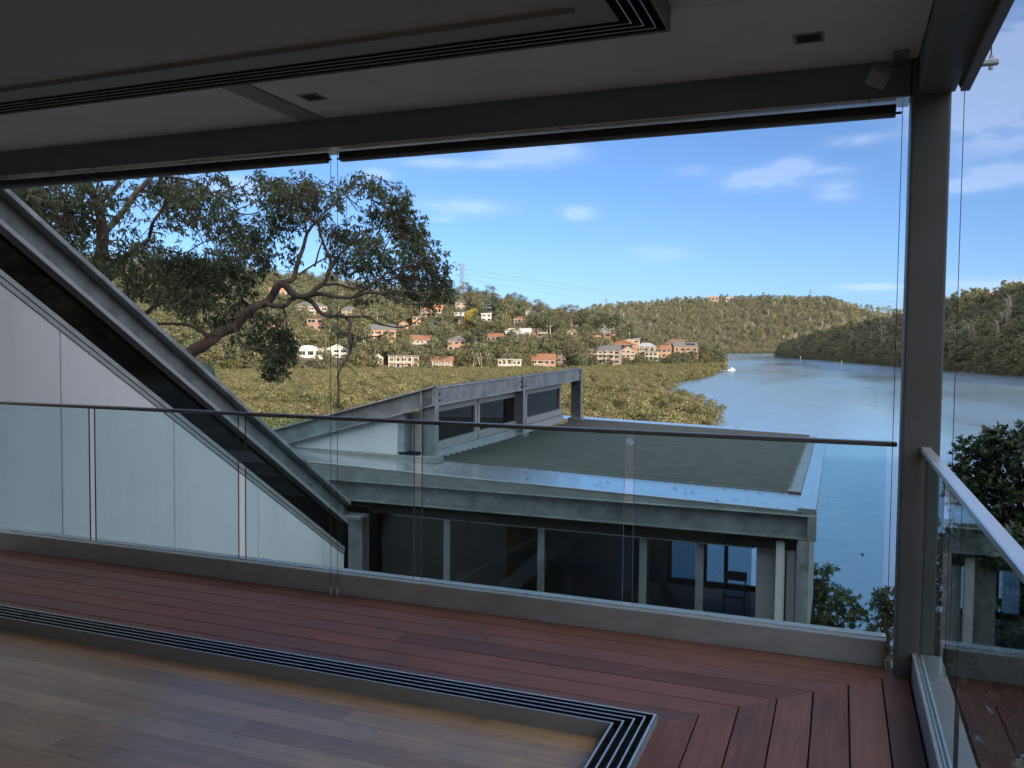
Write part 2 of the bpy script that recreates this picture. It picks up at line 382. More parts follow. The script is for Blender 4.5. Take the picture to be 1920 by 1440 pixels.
# ceiling: room lining, deck soffit panels with open joints
cl = thing('ceiling', (-2, 2, 2.87), 'pale painted ceiling of the room and soffit panels over the deck', 'ceiling', kind='structure')
box('room_lining', M['ceil'], cl, -5.95, -6, 2.812, -.664-.166, 3.392-.166, 2.84)
def soffit(x0, y0, x1, y1): box('soffit_panel', M['soffit'], cl, x0+.002, y0+.002, 2.870, x1-.002, y1-.002, 2.884, .0015)
soffit(-5.95, 3.40, -3.03, 4.33); soffit(-2.87, 3.40, -2.238, 4.33); soffit(-2.238, 3.40, .30, 4.33); soffit(-.657, -3, .30, 3.40)
box('cover_strip', M['cover'], cl, -3.03, 3.40, 2.862, -2.87, 4.33, 2.884, .002)
box('backing', M['dark'], cl, -5.95, -6, 2.90, .30, 4.32, 2.93)
rf = tag(box('roof', M['galv'], None, -6.0, -6.3, 2.94, .52, 4.62, 3.25), 'flat roof slab over the room and deck', 'roof', kind='structure')
wall = thing('room_wall', (-3, -6, 0), 'painted walls at the back and far left of the room', 'wall', kind='structure')
box('back_wall', M['room_wall'], wall, -5.95, -6.2, -.05, -4.6, -6.0, 2.81)
box('back_wall', M['room_wall'], wall, -1.2, -6.2, -.05, .3, -6.0, 2.81)
for xw in (-3.4, -2.3): box('window_mullion', M['frame'], wall, xw-.04, -6.15, -.05, xw+.04, -6.05, 2.81)
for a, b in ((-4.6, -3.44), (-3.36, -2.34), (-2.26, -1.2)): box('window_pane', M['glass'], wall, a, -6.11, -.05, b, -6.10, 2.81)
box('left_wall', M['room_wall'], wall, -6.15, -6.2, -.05, -5.955, 4.30, 2.93)
low = tag(box('house_wall', M['concrete'], None, -5.95, -6.0, -7.0, .30, 3.9, -.31), 'concrete storey carrying the deck', 'wall', kind='structure')
# recessed ceiling lights
for (x0, x1, y0, y1, lb) in ((-.222, -.098, 3.835, 3.955, 'square black recessed downlight in the soffit near the corner post'), (-2.752, -2.628, 3.865, 3.985, 'square black recessed downlight in the soffit beside the grey cover strip')):
    d = thing('downlight', ((x0+x1)/2, (y0+y1)/2, 2.87), lb, 'downlight', 'recessed downlights in the soffit')
    t = .014
    MB().prism([(x0, y0, 2.866), (x1, y0, 2.866), (x1, y0+t, 2.866), (x0, y0+t, 2.866)], (0, 0, .0035)).prism([(x0, y1-t, 2.866), (x1, y1-t, 2.866), (x1, y1, 2.866), (x0, y1, 2.866)], (0, 0, .0035)).prism([(x0, y0+t, 2.866), (x0+t, y0+t, 2.866), (x0+t, y1-t, 2.866), (x0, y1-t, 2.866)], (0, 0, .0035)).prism([(x1-t, y0+t, 2.866), (x1, y0+t, 2.866), (x1, y1-t, 2.866), (x1-t, y1-t, 2.866)], (0, 0, .0035)).build('frame', M['cover'], d)
    box('recess', M['dark'], d, x0+t, y0+t, 2.867, x1-t, y1-t, 2.8695)
# steel frame
fb = thing('steel_beam', (-2, 4.4, 2.7), 'dark grey steel beam along the front edge of the soffit', 'beam', 'steel beams round the deck roof')
box('web', M['beam'], fb, -5.93, 4.332, 2.705, .272, 4.47, 2.935, .003)
box('bottom_flange', M['alu'], fb, -5.93, 4.325, 2.697, .272, 4.50, 2.7045, .002)
sb = thing('steel_beam', (.38, 2, 2.7), 'dark grey steel beam running back over the right balustrade', 'beam', 'steel beams round the deck roof')
box('web', M['beam'], sb, .303, -3, 2.712, .445, 4.318, 2.935, .003)
box('bottom_flange', M['post'], sb, .298, -3, 2.700, .452, 4.318, 2.7115, .002)
po = thing('steel_post', (.357, 4.4, 0), 'dark grey square steel corner post where the two balustrades meet', 'post')
MB().box(.275, 4.320, -.3, .440, 4.486, 2.868).build('shaft', M['post'], po, .011, smooth=False)
box('cap_plate', M['beam'], po, .262, 4.322, 2.8705, .462, 4.49, 2.938)
# rolled-up outdoor blinds with guide wires
def blind(x0, x1, y, lb, wires, axis='X'):
    z = 2.663
    b = thing('roller_blind', ((x0+x1)/2, y, z) if axis == 'X' else (y, (x0+x1)/2, z), lb, 'blind', 'rolled-up blinds under the roof edge')
    P = (lambda t, o, zz: (t, y+o, zz)) if axis == 'X' else (lambda t, o, zz: (y+o, t, zz))
    MB().tube([P(x0, 0, z), P(x1, 0, z)], .026, 14).build('fabric_roll', M['fabric'], b, smooth=True)
    e = MB()
    e.prism([P(x0, -.018, z-.034), P(x0, .018, z-.034), P(x0, .018, z-.004), P(x0, -.018, z-.004)], np.array(P(x1, 0, 0))-np.array(P(x0, 0, 0)))
    e.build('bottom_bar', M['beam'], b, .003)
    for t, sgn in ((x0, -1), (x1, 1)):
        MB().tube([P(t, 0, z-.016), P(t+sgn*.026, 0, z-.016)], .0065, 8).build('end_pin', M['black'], b)
    for w in wires:
        MB().tube([P(w, 0, .004), P(w, 0, 2.698)], .0017, 6).build('guide_wire', M['wire'], b)
        MB().tube([P(w, 0, .0), P(w, 0, .05)], .006, 8).build('wire_foot', M['alu'], b)
    return b
blind(-5.90, -2.905, 4.40, 'left rolled-up charcoal blind under the steel beam, above the gum tree', [-2.884])
blind(-2.812, .214, 4.40, 'long rolled-up charcoal blind under the steel beam, reaching the corner post', [-2.836, .243])
blind(-3.0, 4.06, .462, 'rolled-up charcoal blind outside the right balustrade, seen end on', [4.075], 'Y')
# flood light and outrigger
sp = thing('security_light', (.12, 4.25, 2.80), 'small pale sensor flood light tilted down under the soffit beside the corner post', 'light')
A = on(1690, 98, 2, 2.868); B_ = on(1668, 120, 1, 4.22); H_ = on(1649, 142, 1, 4.15)
box('base_plate', M['cover'], sp, A[0]-.035, A[1]-.035, 2.85, A[0]+.035, A[1]+.035, 2.8695, .004)
MB().tube([A-[0, 0, .02], B_, H_+[0, 0, .01]], .009, 8).build('arm', M['cover'], sp, smooth=True)
d_ = np.array([-.25, -.75, -.6]); d_ /= np.linalg.norm(d_)
MB().bar(H_-d_*.03, H_+d_*.045, .085, .075, up=(.5, 0, 1)).build('lamp_housing', M['flash_dull'], sp, .008)
MB().bar(H_+d_*.0455, H_+d_*.049, .062, .052, up=(.5, 0, 1)).build('lens', M['cover'], sp, .001)
og = thing('outrigger_bracket', (.75, 4.5, 2.7), 'galvanised outrigger bracket with a taut wire beyond the right blind', 'bracket')
Q = on(1858, 117, 1, 4.9); Q0 = on(1826, 121, 1, 4.9)
MB().bar(Q0-[.28, 0, 0], Q+[.035, 0, 0], .04, .028).build('arm', M['galv'], og, .006)
MB().tube([Q-[0, 0, .035], Q+[0, 0, .035]], .011, 8).build('bolt', M['galv'], og)
MB().tube([Q+[0, 0, .03], Q+[-.01, 0, 1.2]], .004, 6).build('wire', M['wire'], og)
# ------------------------------------------------------------------ balustrades
bl = thing('glass_balustrade', (-2.8, 4.5, 0), 'front glass balustrade of five panes facing the lake, with slim dark handrail', 'balustrade', 'glass balustrades round the deck')
box('base_channel', M['kerb'], bl, -5.94, 4.438, -.30, .246, 4.565, .125, .004)
box('channel_lip', M['alu'], bl, -5.94, 4.484, .1255, .246, 4.4885, .131)
box('handrail', M['rail'], bl, -5.94, 4.477, 1.068, .268, 4.523, 1.091, .004)
def pane(parent, x0, y0, x1, y1, z0, z1, axis):
    g = MB().box(x0, y0, z0, x1, y1, z1); g.mi = [0, 1, 0, 0, 1, 1] if axis == 'X' else [0, 1, 1, 1, 0, 0]
    return g.build('glass_pane', [M['glass'], M['edge']], parent)
for (a, b) in ((-5.93, -4.952), (-4.900, -3.656), (-3.600, -2.364), (-2.311, -1.080), (-1.026, .221)):
    pane(bl, a, 4.494, b, 4.506, .10, 1.0675, 'X')
rb = thing('glass_balustrade', (.38, 1, 0), 'right-hand glass balustrade running back from the corner post, pale handrail', 'balustrade', 'glass balustrades round the deck')
box('base_channel', M['kerb'], rb, .347, -3, -.30, .366, 4.319, .122, .003)
box('base_channel', M['kerb'], rb, .385, -3, -.30, .47, 4.319, .122, .003)
box('channel_lip', M['alu'], rb, .3655, -3, .08, .3695, 4.318, .127)
box('channel_lip', M['alu'], rb, .3825, -3, .08, .3865, 4.318, .127)
box('handrail', M['alu'], rb, .356, -3, 1.066, .400, 4.319, 1.092, .004)
yj = on(1803, 1090, 0, .376)[1]
for (a, b) in ((yj+.006, 4.22), (1.72, yj-.006), (.2, 1.70), (-1.4, .18)):
    pane(rb, .370, a, .382, b, .085, 1.0655, 'Y')
sc_ = MB(); c0 = np.array([-1.053, 4.515, 1.028]); rs_ = random.Random(4)
gp = [[c0+np.array([(i-2)*.0125+rs_.uniform(-.004, .004), rs_.uniform(-.006, .006)-.004*j, (j-2)*.012+rs_.uniform(-.004, .004)]) for j in range(5)] for i in range(5)]
for i in range(4):
    for j in range(4):
        if (i, j) not in ((0, 3), (3, 0), (0, 0)): sc_.poly([gp[i][j], gp[i+1][j], gp[i+1][j+1], gp[i][j+1]])
tag(sc_.build('plastic_scrap', M['plastic']), 'crumpled scrap of white plastic caught in the gap between two front glass panes', 'scrap')
# ================================================================== stair wing on the left: raked rafter, window strip, panelled wall
WX, WY0, WY1 = -6.0, 4.58, 9.45
def wtop(y): return 2.682-.664*(y-4.66)
wing = thing('stair_wing', (WX, 7, -4), 'stair wing with raked galvanised rafter, dark window strip and white panelled wall', 'building')
def band(name, m, o0, o1, x0, x1, y0=WY0, y1=WY1, bevel=0.):
    return MB().prism([(x0, y0, wtop(y0)-o0), (x0, y1, wtop(y1)-o0), (x0, y1, wtop(y1)-o1), (x0, y0, wtop(y0)-o1)], (x1-x0, 0, 0)).build(name, m, wing, bevel)
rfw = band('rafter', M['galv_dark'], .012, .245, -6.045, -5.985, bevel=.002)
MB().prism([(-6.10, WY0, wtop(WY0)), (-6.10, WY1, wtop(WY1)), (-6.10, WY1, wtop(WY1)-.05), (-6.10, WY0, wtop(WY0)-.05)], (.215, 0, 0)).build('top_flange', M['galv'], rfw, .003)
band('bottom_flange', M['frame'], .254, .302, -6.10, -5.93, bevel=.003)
band('window_strip', M['dim_glass'], .312, .612, -6.05, -6.02)
band('sill_frame', M['frame'], .612, .664, -6.06, -5.975, bevel=.003)
band('sill_frame', M['frame'], .668, .716, -6.06, -5.982, bevel=.003)
band('wall_core', M['dark'], .72, 1.2, -6.10, -6.03)
MB().prism([(-6.10, WY0, wtop(WY0)-1.0), (-6.10, WY1, wtop(WY1)-1.0), (-6.10, WY1, -7), (-6.10, WY0, -7)], (.07, 0, 0)).build('wall_backing', M['dark'], wing)
seams = [WY0, 5.166, 6.434, 7.702, 8.97, WY1]
for a, b in zip(seams[:-1], seams[1:]):
    a2, b2 = a+.004, b-.004
    MB().prism([(-6.02, a2, wtop(a2)-.722), (-6.02, b2, wtop(b2)-.722), (-6.02, b2, -7), (-6.02, a2, -7)], (.03, 0, 0)).build('wall_panel', M['white_panel'], wing, .002)
MB().prism([(-8.2, WY0, wtop(WY0)-.02), (-8.2, WY1+.4, wtop(WY1+.4)-.02), (-8.2, WY1+.4, wtop(WY1+.4)-.10), (-8.2, WY0, wtop(WY0)-.10)], (2.10, 0, 0)).build('roof', M['roof'], wing)
box('far_wall', M['white_panel'], wing, -8.2, WY0, -7, -8.1, WY1, -.8)
# ================================================================== pavilion below
RZ = lambda x: -.25-.0277*x
pav = thing('pavilion', (-4, 14, -3.6), 'low galvanised steel pavilion with ribbed roof, glazed doors and roof lantern, below the deck', 'building')
# front channel beam with bolts
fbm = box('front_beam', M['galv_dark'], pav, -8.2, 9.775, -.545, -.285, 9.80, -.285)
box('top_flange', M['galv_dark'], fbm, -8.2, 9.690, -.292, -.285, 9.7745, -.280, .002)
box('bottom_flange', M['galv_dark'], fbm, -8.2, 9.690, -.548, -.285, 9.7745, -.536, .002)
box('end_plate', M['flash_dull'], fbm, -.2845, 9.685, -.556, -.195, 9.83, -.276, .003)
for bx in (-4.92, -4.83, -1.15, -1.0, -.62, -.45):
    for bz in (-.36, -.46):
        MB().tube([(bx, 9.7755, bz), (bx, 9.762, bz)], .014, 6).build('bolt', M['galv'], fbm)
# right side beam
box('side_beam', M['galv_dark'], pav, -.29, 9.832, -.545, -.235, 18.4, -.285)
# roof: ribbed sheet
ribs = MB(); y = 10.86; xs0, xs1 = -5.32, -.53; prof = []
while y < 17.78:
    prof += [(y, 0), (y+.150, 0), (y+.164, .044), (y+.190, .044)]; y += .203
for (ya, za), (yb, zb) in zip(prof[:-1], prof[1:]):
    ribs.poly([(xs0, ya, RZ(xs0)+.004+za), (xs1, ya, RZ(xs1)+.004+za), (xs1, yb, RZ(xs1)+.004+zb), (xs0, yb, RZ(xs0)+.004+zb)])
ribs.build('roof_sheet', M['roof'], pav)
def cap(name, m, pts, t=.02, parent=pav, lift=0., bevel=.002):
    top = [np.array((p[0], p[1], RZ(p[0])+lift)) for p in pts]
    return MB().prism([p-[0, 0, t] for p in top], (0, 0, t)).build(name, m, parent, bevel)
cap('front_capping', M['flash'], [(-8.2, 9.745), (-4.80, 9.745), (-4.80, 10.855), (-8.2, 10.855)])
cap('front_capping', M['flash'], [(-4.792, 9.745), (-.357, 9.745), (-.357, 10.855), (-4.792, 10.855)])
cap('back_capping', M['flash'], [(-8.2, 17.79), (-.40, 17.79), (-.40, 18.65), (-8.2, 18.65)], lift=.03)
cap('side_flashing', M['flash_dull'], [(-.56, 10.858), (-.402, 10.858), (-.402, 17.785), (-.56, 17.785)], lift=.034)
cap('side_capping', M['flash'], [(-.395, 9.72), (-.205, 9.72), (-.205, 18.65), (-.395, 18.65)], lift=.04, t=.05)
MB().prism([(-8.2, 9.752, RZ(-8.2)-.02), (-.36, 9.752, RZ(-.36)-.02), (-.36, 9.752, -.2795), (-8.2, 9.752, -.2795)], (0, .022, 0)).build('fascia', M['flash_dull'], pav)
for sx in (-4.796, -2.4):
    box('fascia_joint', M['galv'], pav, sx-.008, 9.7495, -.279, sx+.008, 9.7515, RZ(sx)-.021)
box('gutter_apron', M['flash_dull'], pav, -.3555, 9.725, -.2755, -.197, 9.75, -.21)
box('roof_underside', M['dark'], pav, -8.2, 9.81, -.62, -.30, 18.6, -.56)
# lantern on the roof: posts, edge beam, raking rafter, clerestory windows
LS = .017
def lz(z, y): return z+LS*(y-10.6)
LX = -5.22
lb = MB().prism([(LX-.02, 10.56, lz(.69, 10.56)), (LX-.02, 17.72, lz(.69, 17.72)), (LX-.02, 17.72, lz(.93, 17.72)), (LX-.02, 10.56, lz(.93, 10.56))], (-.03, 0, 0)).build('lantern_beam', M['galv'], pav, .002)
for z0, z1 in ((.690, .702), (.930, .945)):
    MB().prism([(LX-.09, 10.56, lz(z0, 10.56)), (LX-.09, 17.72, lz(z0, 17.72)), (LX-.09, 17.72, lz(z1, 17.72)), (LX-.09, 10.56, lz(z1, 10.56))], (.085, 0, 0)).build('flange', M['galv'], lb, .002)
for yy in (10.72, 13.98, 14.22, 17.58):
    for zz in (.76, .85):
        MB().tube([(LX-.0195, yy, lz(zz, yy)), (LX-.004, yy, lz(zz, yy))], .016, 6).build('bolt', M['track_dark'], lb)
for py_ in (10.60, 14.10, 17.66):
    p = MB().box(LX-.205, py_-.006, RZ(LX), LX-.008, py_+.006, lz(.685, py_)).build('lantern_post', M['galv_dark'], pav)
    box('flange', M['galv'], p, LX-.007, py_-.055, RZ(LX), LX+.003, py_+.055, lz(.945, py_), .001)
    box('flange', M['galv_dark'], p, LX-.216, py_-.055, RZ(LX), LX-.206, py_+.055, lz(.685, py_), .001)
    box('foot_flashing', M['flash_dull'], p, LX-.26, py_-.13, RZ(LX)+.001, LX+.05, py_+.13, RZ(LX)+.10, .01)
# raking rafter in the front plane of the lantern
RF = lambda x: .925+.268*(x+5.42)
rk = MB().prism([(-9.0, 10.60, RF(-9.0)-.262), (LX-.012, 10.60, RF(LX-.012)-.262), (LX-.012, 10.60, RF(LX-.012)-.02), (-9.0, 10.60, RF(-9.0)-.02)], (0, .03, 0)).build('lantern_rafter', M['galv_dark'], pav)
for o0, o1 in ((-.02, 0), (-.275, -.2622)):
    MB().prism([(-9.0, 10.53, RF(-9.0)+o0), (LX-.01, 10.53, RF(LX-.01)+o0), (LX-.01, 10.53, RF(LX-.01)+o1), (-9.0, 10.53, RF(-9.0)+o1)], (0, .099, 0)).build('flange', M['galv'], rk, .002)
box('stiffener', M['galv'], rk, LX-.225, 10.54, RF(LX-.2)-.262, LX-.213, 10.599, RF(LX-.2)-.021)
MB().prism([(-9.0, 10.66, RF(-9.0)-.03), (LX-.06, 10.66, RF(LX-.06)-.03), (LX-.06, 10.66, RF(LX-.06)-.0), (-9.0, 10.66, RF(-9.0)-.0)], (0, 7.0, LS*7)).build('lantern_roof', M['galv_dark'], pav)
MB().prism([(-8.4, 10.645, RZ(-8.6)+.0), (-5.86, 10.645, RZ(-5.86)+.06), (-5.86, 10.645, RF(-5.86)-.264), (-8.4, 10.645, RF(-8.4)-.264)], (0, .06, 0)).build('end_wall', M['white_panel'], pav)
box('end_wall_post', M['galv'], pav, -5.856, 10.645, RZ(-5.8)+.10, -5.75, 10.9, RF(-5.8)-.28, .002)
MB().prism([(-5.745, 10.83, RZ(-5.7)+.1), (-5.46, 10.83, RZ(-5.5)+.1), (-5.46, 10.83, RF(-5.5)-.28), (-5.745, 10.83, RF(-5.745)-.28)], (0, .06, 0)).build('corner_frame', M['frame'], pav)
box('base_kerb', M['flash_dull'], pav, -8.6, 10.56, RZ(-5.6)-.02, LX-.22, 10.64, RZ(-5.6)+.07, .003)
# sloped kerb flashing under the windows
MB().prism([(-5.47, 10.84, .02), (-5.36, 10.84, .02), (-5.30, 10.84, RZ(-5.3)+.002), (-5.47, 10.84, RZ(-5.3)+.002)], (0, 5.95, .09)).build('kerb_flashing', M['flash_dull'], pav, .002)
WXL = -5.43
for (a, b) in ((10.87, 12.36), (12.40, 14.55), (14.60, 16.72)):
    z0 = lambda y: lz(.02, y); z1 = lambda y: lz(.675, y); t = .075
    w = MB()
    w.prism([(WXL, a, z0(a)), (WXL, b, z0(b)), (WXL, b, z0(b)+.12), (WXL, a, z0(a)+.12)], (.07, 0, 0))
    w.prism([(WXL, a, z1(a)-.10), (WXL, b, z1(b)-.10), (WXL, b, z1(b)), (WXL, a, z1(a))], (.06, 0, 0))
    w.prism([(WXL, a, z0(a)+.12), (WXL, a+t, z0(a)+.12), (WXL, a+t, z1(a)-.10), (WXL, a, z1(a)-.10)], (.055, 0, 0))
    w.prism([(WXL, b-t, z0(b)+.12), (WXL, b, z0(b)+.12), (WXL, b, z1(b)-.10), (WXL, b-t, z1(b)-.10)], (.055, 0, 0))
    w = w.build('window', M['frame'], pav)
    MB().prism([(WXL+.01, a+t, z0(a)+.12), (WXL+.01, b-t, z0(b)+.12), (WXL+.01, b-t, z1(b)-.10), (WXL+.01, a+t, z1(a)-.10)], (.012, 0, 0)).build('pane', M['dim_glass'], w)
# columns, walls, glazing of the room below
FLZ, HD = -3.6, -.71
box('column_cap', M['galv'], pav, -6.17, 9.62, -.785, -5.85, 9.86, -.735, .004)
cb = box('column', M['galv'], pav, -6.055, 9.655, FLZ, -5.845, 9.667, -.786)
box('web', M['galv_dark'], cb, -5.955, 9.668, FLZ, -5.945, 9.829, -.786)
box('flange', M['galv_dark'], cb, -6.055, 9.83, FLZ, -5.845, 9.842, -.786)
box('column', M['galv'], pav, -.385, 9.70, FLZ, -.262, 9.83, -.557, .006)
box('corner_wall', M['cover'], pav, -.835, 9.95, FLZ, -.615, 10.02, HD)
box('downpipe', M['white'], pav, -.615, 9.80, FLZ, -.520, 9.90, -.60, .02)
box('corner_trim', M['frame'], pav, -.50, 9.86, FLZ, -.425, 9.93, -.60, .004)
box('side_wall', M['cover'], pav, -.46, 10.03, FLZ, -.40, 18.4, -.63)
box('head_channel', M['black'], pav, -5.84, 9.84, HD, -.40, 9.99, -.63)
box('head_trim', M['galv_dark'], pav, -5.5, 9.835, HD-.012, -.84, 9.85, HD-.0005)
pf = box('pavilion_floor', M['concrete'], pav, -8.2, 9.6, FLZ-.3, -.47, 18.4, FLZ)
box('room_ceiling', M['ceil'], pav, -8.1, 10.0, HD+.02, -.46, 18.3, HD+.05)
mull = [-5.82, -4.725, -3.425, -2.135, -1.468, -.84]
for i, mx_ in enumerate(mull[1:-1]):
    box('mullion', M['flash_dull'] if i % 2 == 0 else M['galv_dark'], pav, mx_-.045, 9.905, FLZ, mx_+.045, 9.955, HD-.013, .003)
for a, b in zip(mull[:-1], mull[1:]):
    box('door_pane', M['tint'], pav, a+.046, 9.925, FLZ+.06, b-.046, 9.933, HD-.013)
for a, b in ((-3.36, -2.2), (-2.07, -1.53)):          # a second sliding leaf behind the first
    box('door_pane', M['tint'], pav, a, 9.985, FLZ+.06, b, 9.993, HD-.013)
# back of the room: solid at both ends, glazed between
box('back_wall', M['room_wall'], pav, -8.1, 18.30, FLZ, -3.4, 18.40, HD)
box('back_wall', M['room_wall'], pav, -1.45, 18.30, FLZ, -.46, 18.40, HD)
for bx in (-3.36, -2.6, -2.16, -1.49):
    box('mullion', M['black'], pav, bx-.04, 18.31, FLZ, bx+.04, 18.38, HD)
box('transom', M['black'], pav, -3.32, 18.31, FLZ, -1.53, 18.38, FLZ+.12)
box('partition', M['room_wall'], pav, -4.2, 13.4, FLZ, -4.1, 18.29, HD)
box('left_wall', M['cover'], pav, -8.2, 9.9, FLZ, -8.1, 18.4, HD)
# stair flight seen dimly through the doors
st = MB(); st.bar((-6.2, 12.8, FLZ+.1), (-3.4, 12.8, -1.0), .06, .26)
st.build('stair_stringer', M['frame'], pav)
st2 = MB(); st2.bar((-6.2, 12.8, FLZ+1.0), (-3.4, 12.8, -.1-.75), .05, .05); st2.build('stair_handrail', M['frame'], pav)
MB().bar((-3.0, 12.3, -.8), (-2.1, 12.3, -2.4), .05, .14).build('diagonal_brace', M['frame'], pav)
ch = thing('folding_chair', (-1.75, 16.4, FLZ), 'dark folding chair standing inside the pavilion behind the glass door', 'chair')
box('seat', M['black'], ch, -1.98, 16.2, FLZ+.43, -1.56, 16.62, FLZ+.47, .008)
box('backrest', M['white'], ch, -1.98, 16.60, FLZ+.66, -1.56, 16.63, FLZ+.84, .006)
for (x_, a_, b_) in ((-1.96, 16.2, 16.62), (-1.58, 16.2, 16.62)):
    MB().bar((x_, a_, FLZ), (x_, b_, FLZ+.84), .025).build('leg', M['alu'], ch)
    MB().bar((x_, b_, FLZ), (x_, a_, FLZ+.45), .025).build('leg', M['alu'], ch)
tk = MB(); g0 = at(377, 694, 12.5)
tk.tube([g0+[0, 0, z] for z in (-2.6, -.05, .02, .08, .11)], [.19, .19, .17, .11, .03], 16)
tag(tk.build('water_tank', surface('green_tank', (.03, .075, .045), .45), smooth=True), 'round dark green tank top just behind the sloping rafter', 'tank')

# leaf litter on the pavilion cappings
g2 = np.random.default_rng(5); nl = 80; lx = g2.uniform(-5.2, -.3, nl); ly = np.where(g2.random(nl) < .6, g2.uniform(9.8, 10.84, nl), g2.uniform(17.85, 18.6, nl)); ly = np.where(lx > -.39, g2.uniform(9.9, 18, nl), ly)
lb_ = np.stack([lx, ly, -.25-.0277*lx+np.where(lx > -.40, .045, np.where(ly > 17, .035, .005))], 1); th_ = g2.random(nl)*6.28; ld = np.stack([np.cos(th_), np.sin(th_), g2.random(nl)*.25], 1)*g2.uniform(.04, .10, (nl, 1))
M['litter'] = surface('dry_leaf', (.09, .06, .035), .8)
lw = np.stack([-np.sin(th_), np.cos(th_), np.zeros(nl)], 1)*g2.uniform(.008, .018, (nl, 1))
lt = bpy.data.objects.new('fallen_leaves', leaf_mesh('fallen_leaves', lb_, lb_+ld, lw, M['litter'])); C.objects.link(lt); tag(lt, 'dry fallen leaves scattered over the pavilion roof edges', 'leaves', kind='stuff')
# ================================================================== land and water
WZ = -12.5
def simple(name, build):
    m, n, l, b = mat(name); build(n, l, b); return m
def _water(n, l, b):
    tc = n.new('ShaderNodeTexCoord')
    def nz(scale, stretch, det):
        mp = n.new('ShaderNodeMapping'); mp.inputs['Scale'].default_value = stretch; mp.inputs['Rotation'].default_value = (0, 0, .5); l.new(tc.outputs['Object'], mp.inputs[0])
        return noise(n, l, mp.outputs[0], scale, det, .6)
    h1 = nz(1.1, (1, .45, 1), 3); h2 = nz(.16, (1, .35, 1), 3); patch = nz(.012, (1, .3, 1), 3)
    mx = n.new('ShaderNodeMath'); mx.operation = 'MULTIPLY_ADD'; l.new(h2, mx.inputs[0]); mx.inputs[1].default_value = 2.5; l.new(h1, mx.inputs[2])
    x = n.new('ShaderNodeBump'); x.inputs['Distance'].default_value = .11; l.new(mapr(n, l, patch, .25, .8, .35, .65), x.inputs['Strength']); l.new(mx.outputs[0], x.inputs['Height']); l.new(x.outputs[0], b.inputs['Normal'])
    b.inputs['Base Color'].default_value = (.135, .215, .290, 1); l.new(mapr(n, l, patch, .10, .24, .35, .65), b.inputs['Roughness'])
    b.inputs['IOR'].default_value = 1.33; b.inputs['Specular IOR Level'].default_value = 1.0
M['water'] = simple('lake_water', _water)
def _soil(c0, c1, sc):
    def f(n, l, b):
        v = coords(n, l); f_ = noise(n, l, v, sc, 6, .6); l.new(rampc(n, l, f_, [(.35, c0), (.65, c1)]), b.inputs['Base Color']); b.inputs['Roughness'].default_value = .95
        bump(n, l, b, f_, .6, .4)
    return f
M['mud'] = simple('tidal_mud', _soil((.035, .032, .02), (.06, .055, .032), .3))
M['soil'] = simple('bush_floor', _soil((.055, .05, .026), (.11, .085, .05), .12))
def sheet(name, pts, z, m, label, cat):
    o = MB().poly([(p[0], p[1], z) for p in pts]).build(name, m); return tag(o, label, cat, kind='structure')
sheet('ground', [(-9000, -9000), (9000, -9000), (9000, 9000), (-9000, 9000)], -16, M['mud'], 'bed of the lake and land beyond', 'ground')
sheet('water', [(-8000, -8000), (8000, -8000), (8000, 8000), (-8000, 8000)], WZ, M['water'], 'calm blue lake with fine ripples', 'water')
def near_z(x, y):
    q = .45*x-.89*y
    if q < 0: z = -5.2+.25*q+.0
    else: z = -5.2+.42*q
    z += .8*math.sin(x*.11+1)*math.sin(y*.13)*min(1, abs(q)/20)
    return max(-15.5, min(z, 58))
GX = np.linspace(-260, 420, 105); GY = np.linspace(-420, 70, 81)
P = np.array([[(x, y, near_z(x, y) if not (-9 < x < 2 and -8 < y < 20) else min(near_z(x, y), -5.2)) for y in GY] for x in GX])
tag(grid_mesh('home_slope', P, M['soil']), 'bushy slope of our own bank, rising behind the house and dropping to the lake', 'ground', kind='structure')
# the mangrove flat: water line in world metres
def wpt(x, y): return on(x, y, 2, WZ)[:2]
edge = [(1356, 803), (1330, 791), (1297, 775), (1270, 754), (1242, 740), (1231, 729), (1237, 716), (1257, 714), (1286, 708), (1317, 705), (1343, 699), (1366, 689), (1360, 678), (1352, 672)]
FLAT = []
for x, y in edge:      # crowns overhang the water: set the stems back from the seen edge of the foliage
    k_ = 150/np.hypot(*wpt(x, y)); FLAT.append(wpt(x-24*k_, y+20*k_))
FLAT += [at(1340, 660, 860)[:2], at(900, 660, 640)[:2], at(380, 660, 520)[:2], at(-150, 660, 500)[:2], at(-150, 660, 60)[:2], at(300, 660, 52)[:2], at(800, 700, 62)[:2], at(1150, 700, 82)[:2]]
sheet('mudflat', FLAT, WZ+.06, M['mud'], 'tidal mud under the mangroves', 'ground')
def inside(x, y, poly):
    c = False; n = len(poly); j = n-1
    for i in range(n):
        xi, yi = poly[i]; xj, yj = poly[j]
        if (yi > y) != (yj > y) and x < (xj-xi)*(y-yi)/(yj-yi)+xi: c = not c
        j = i
    return c
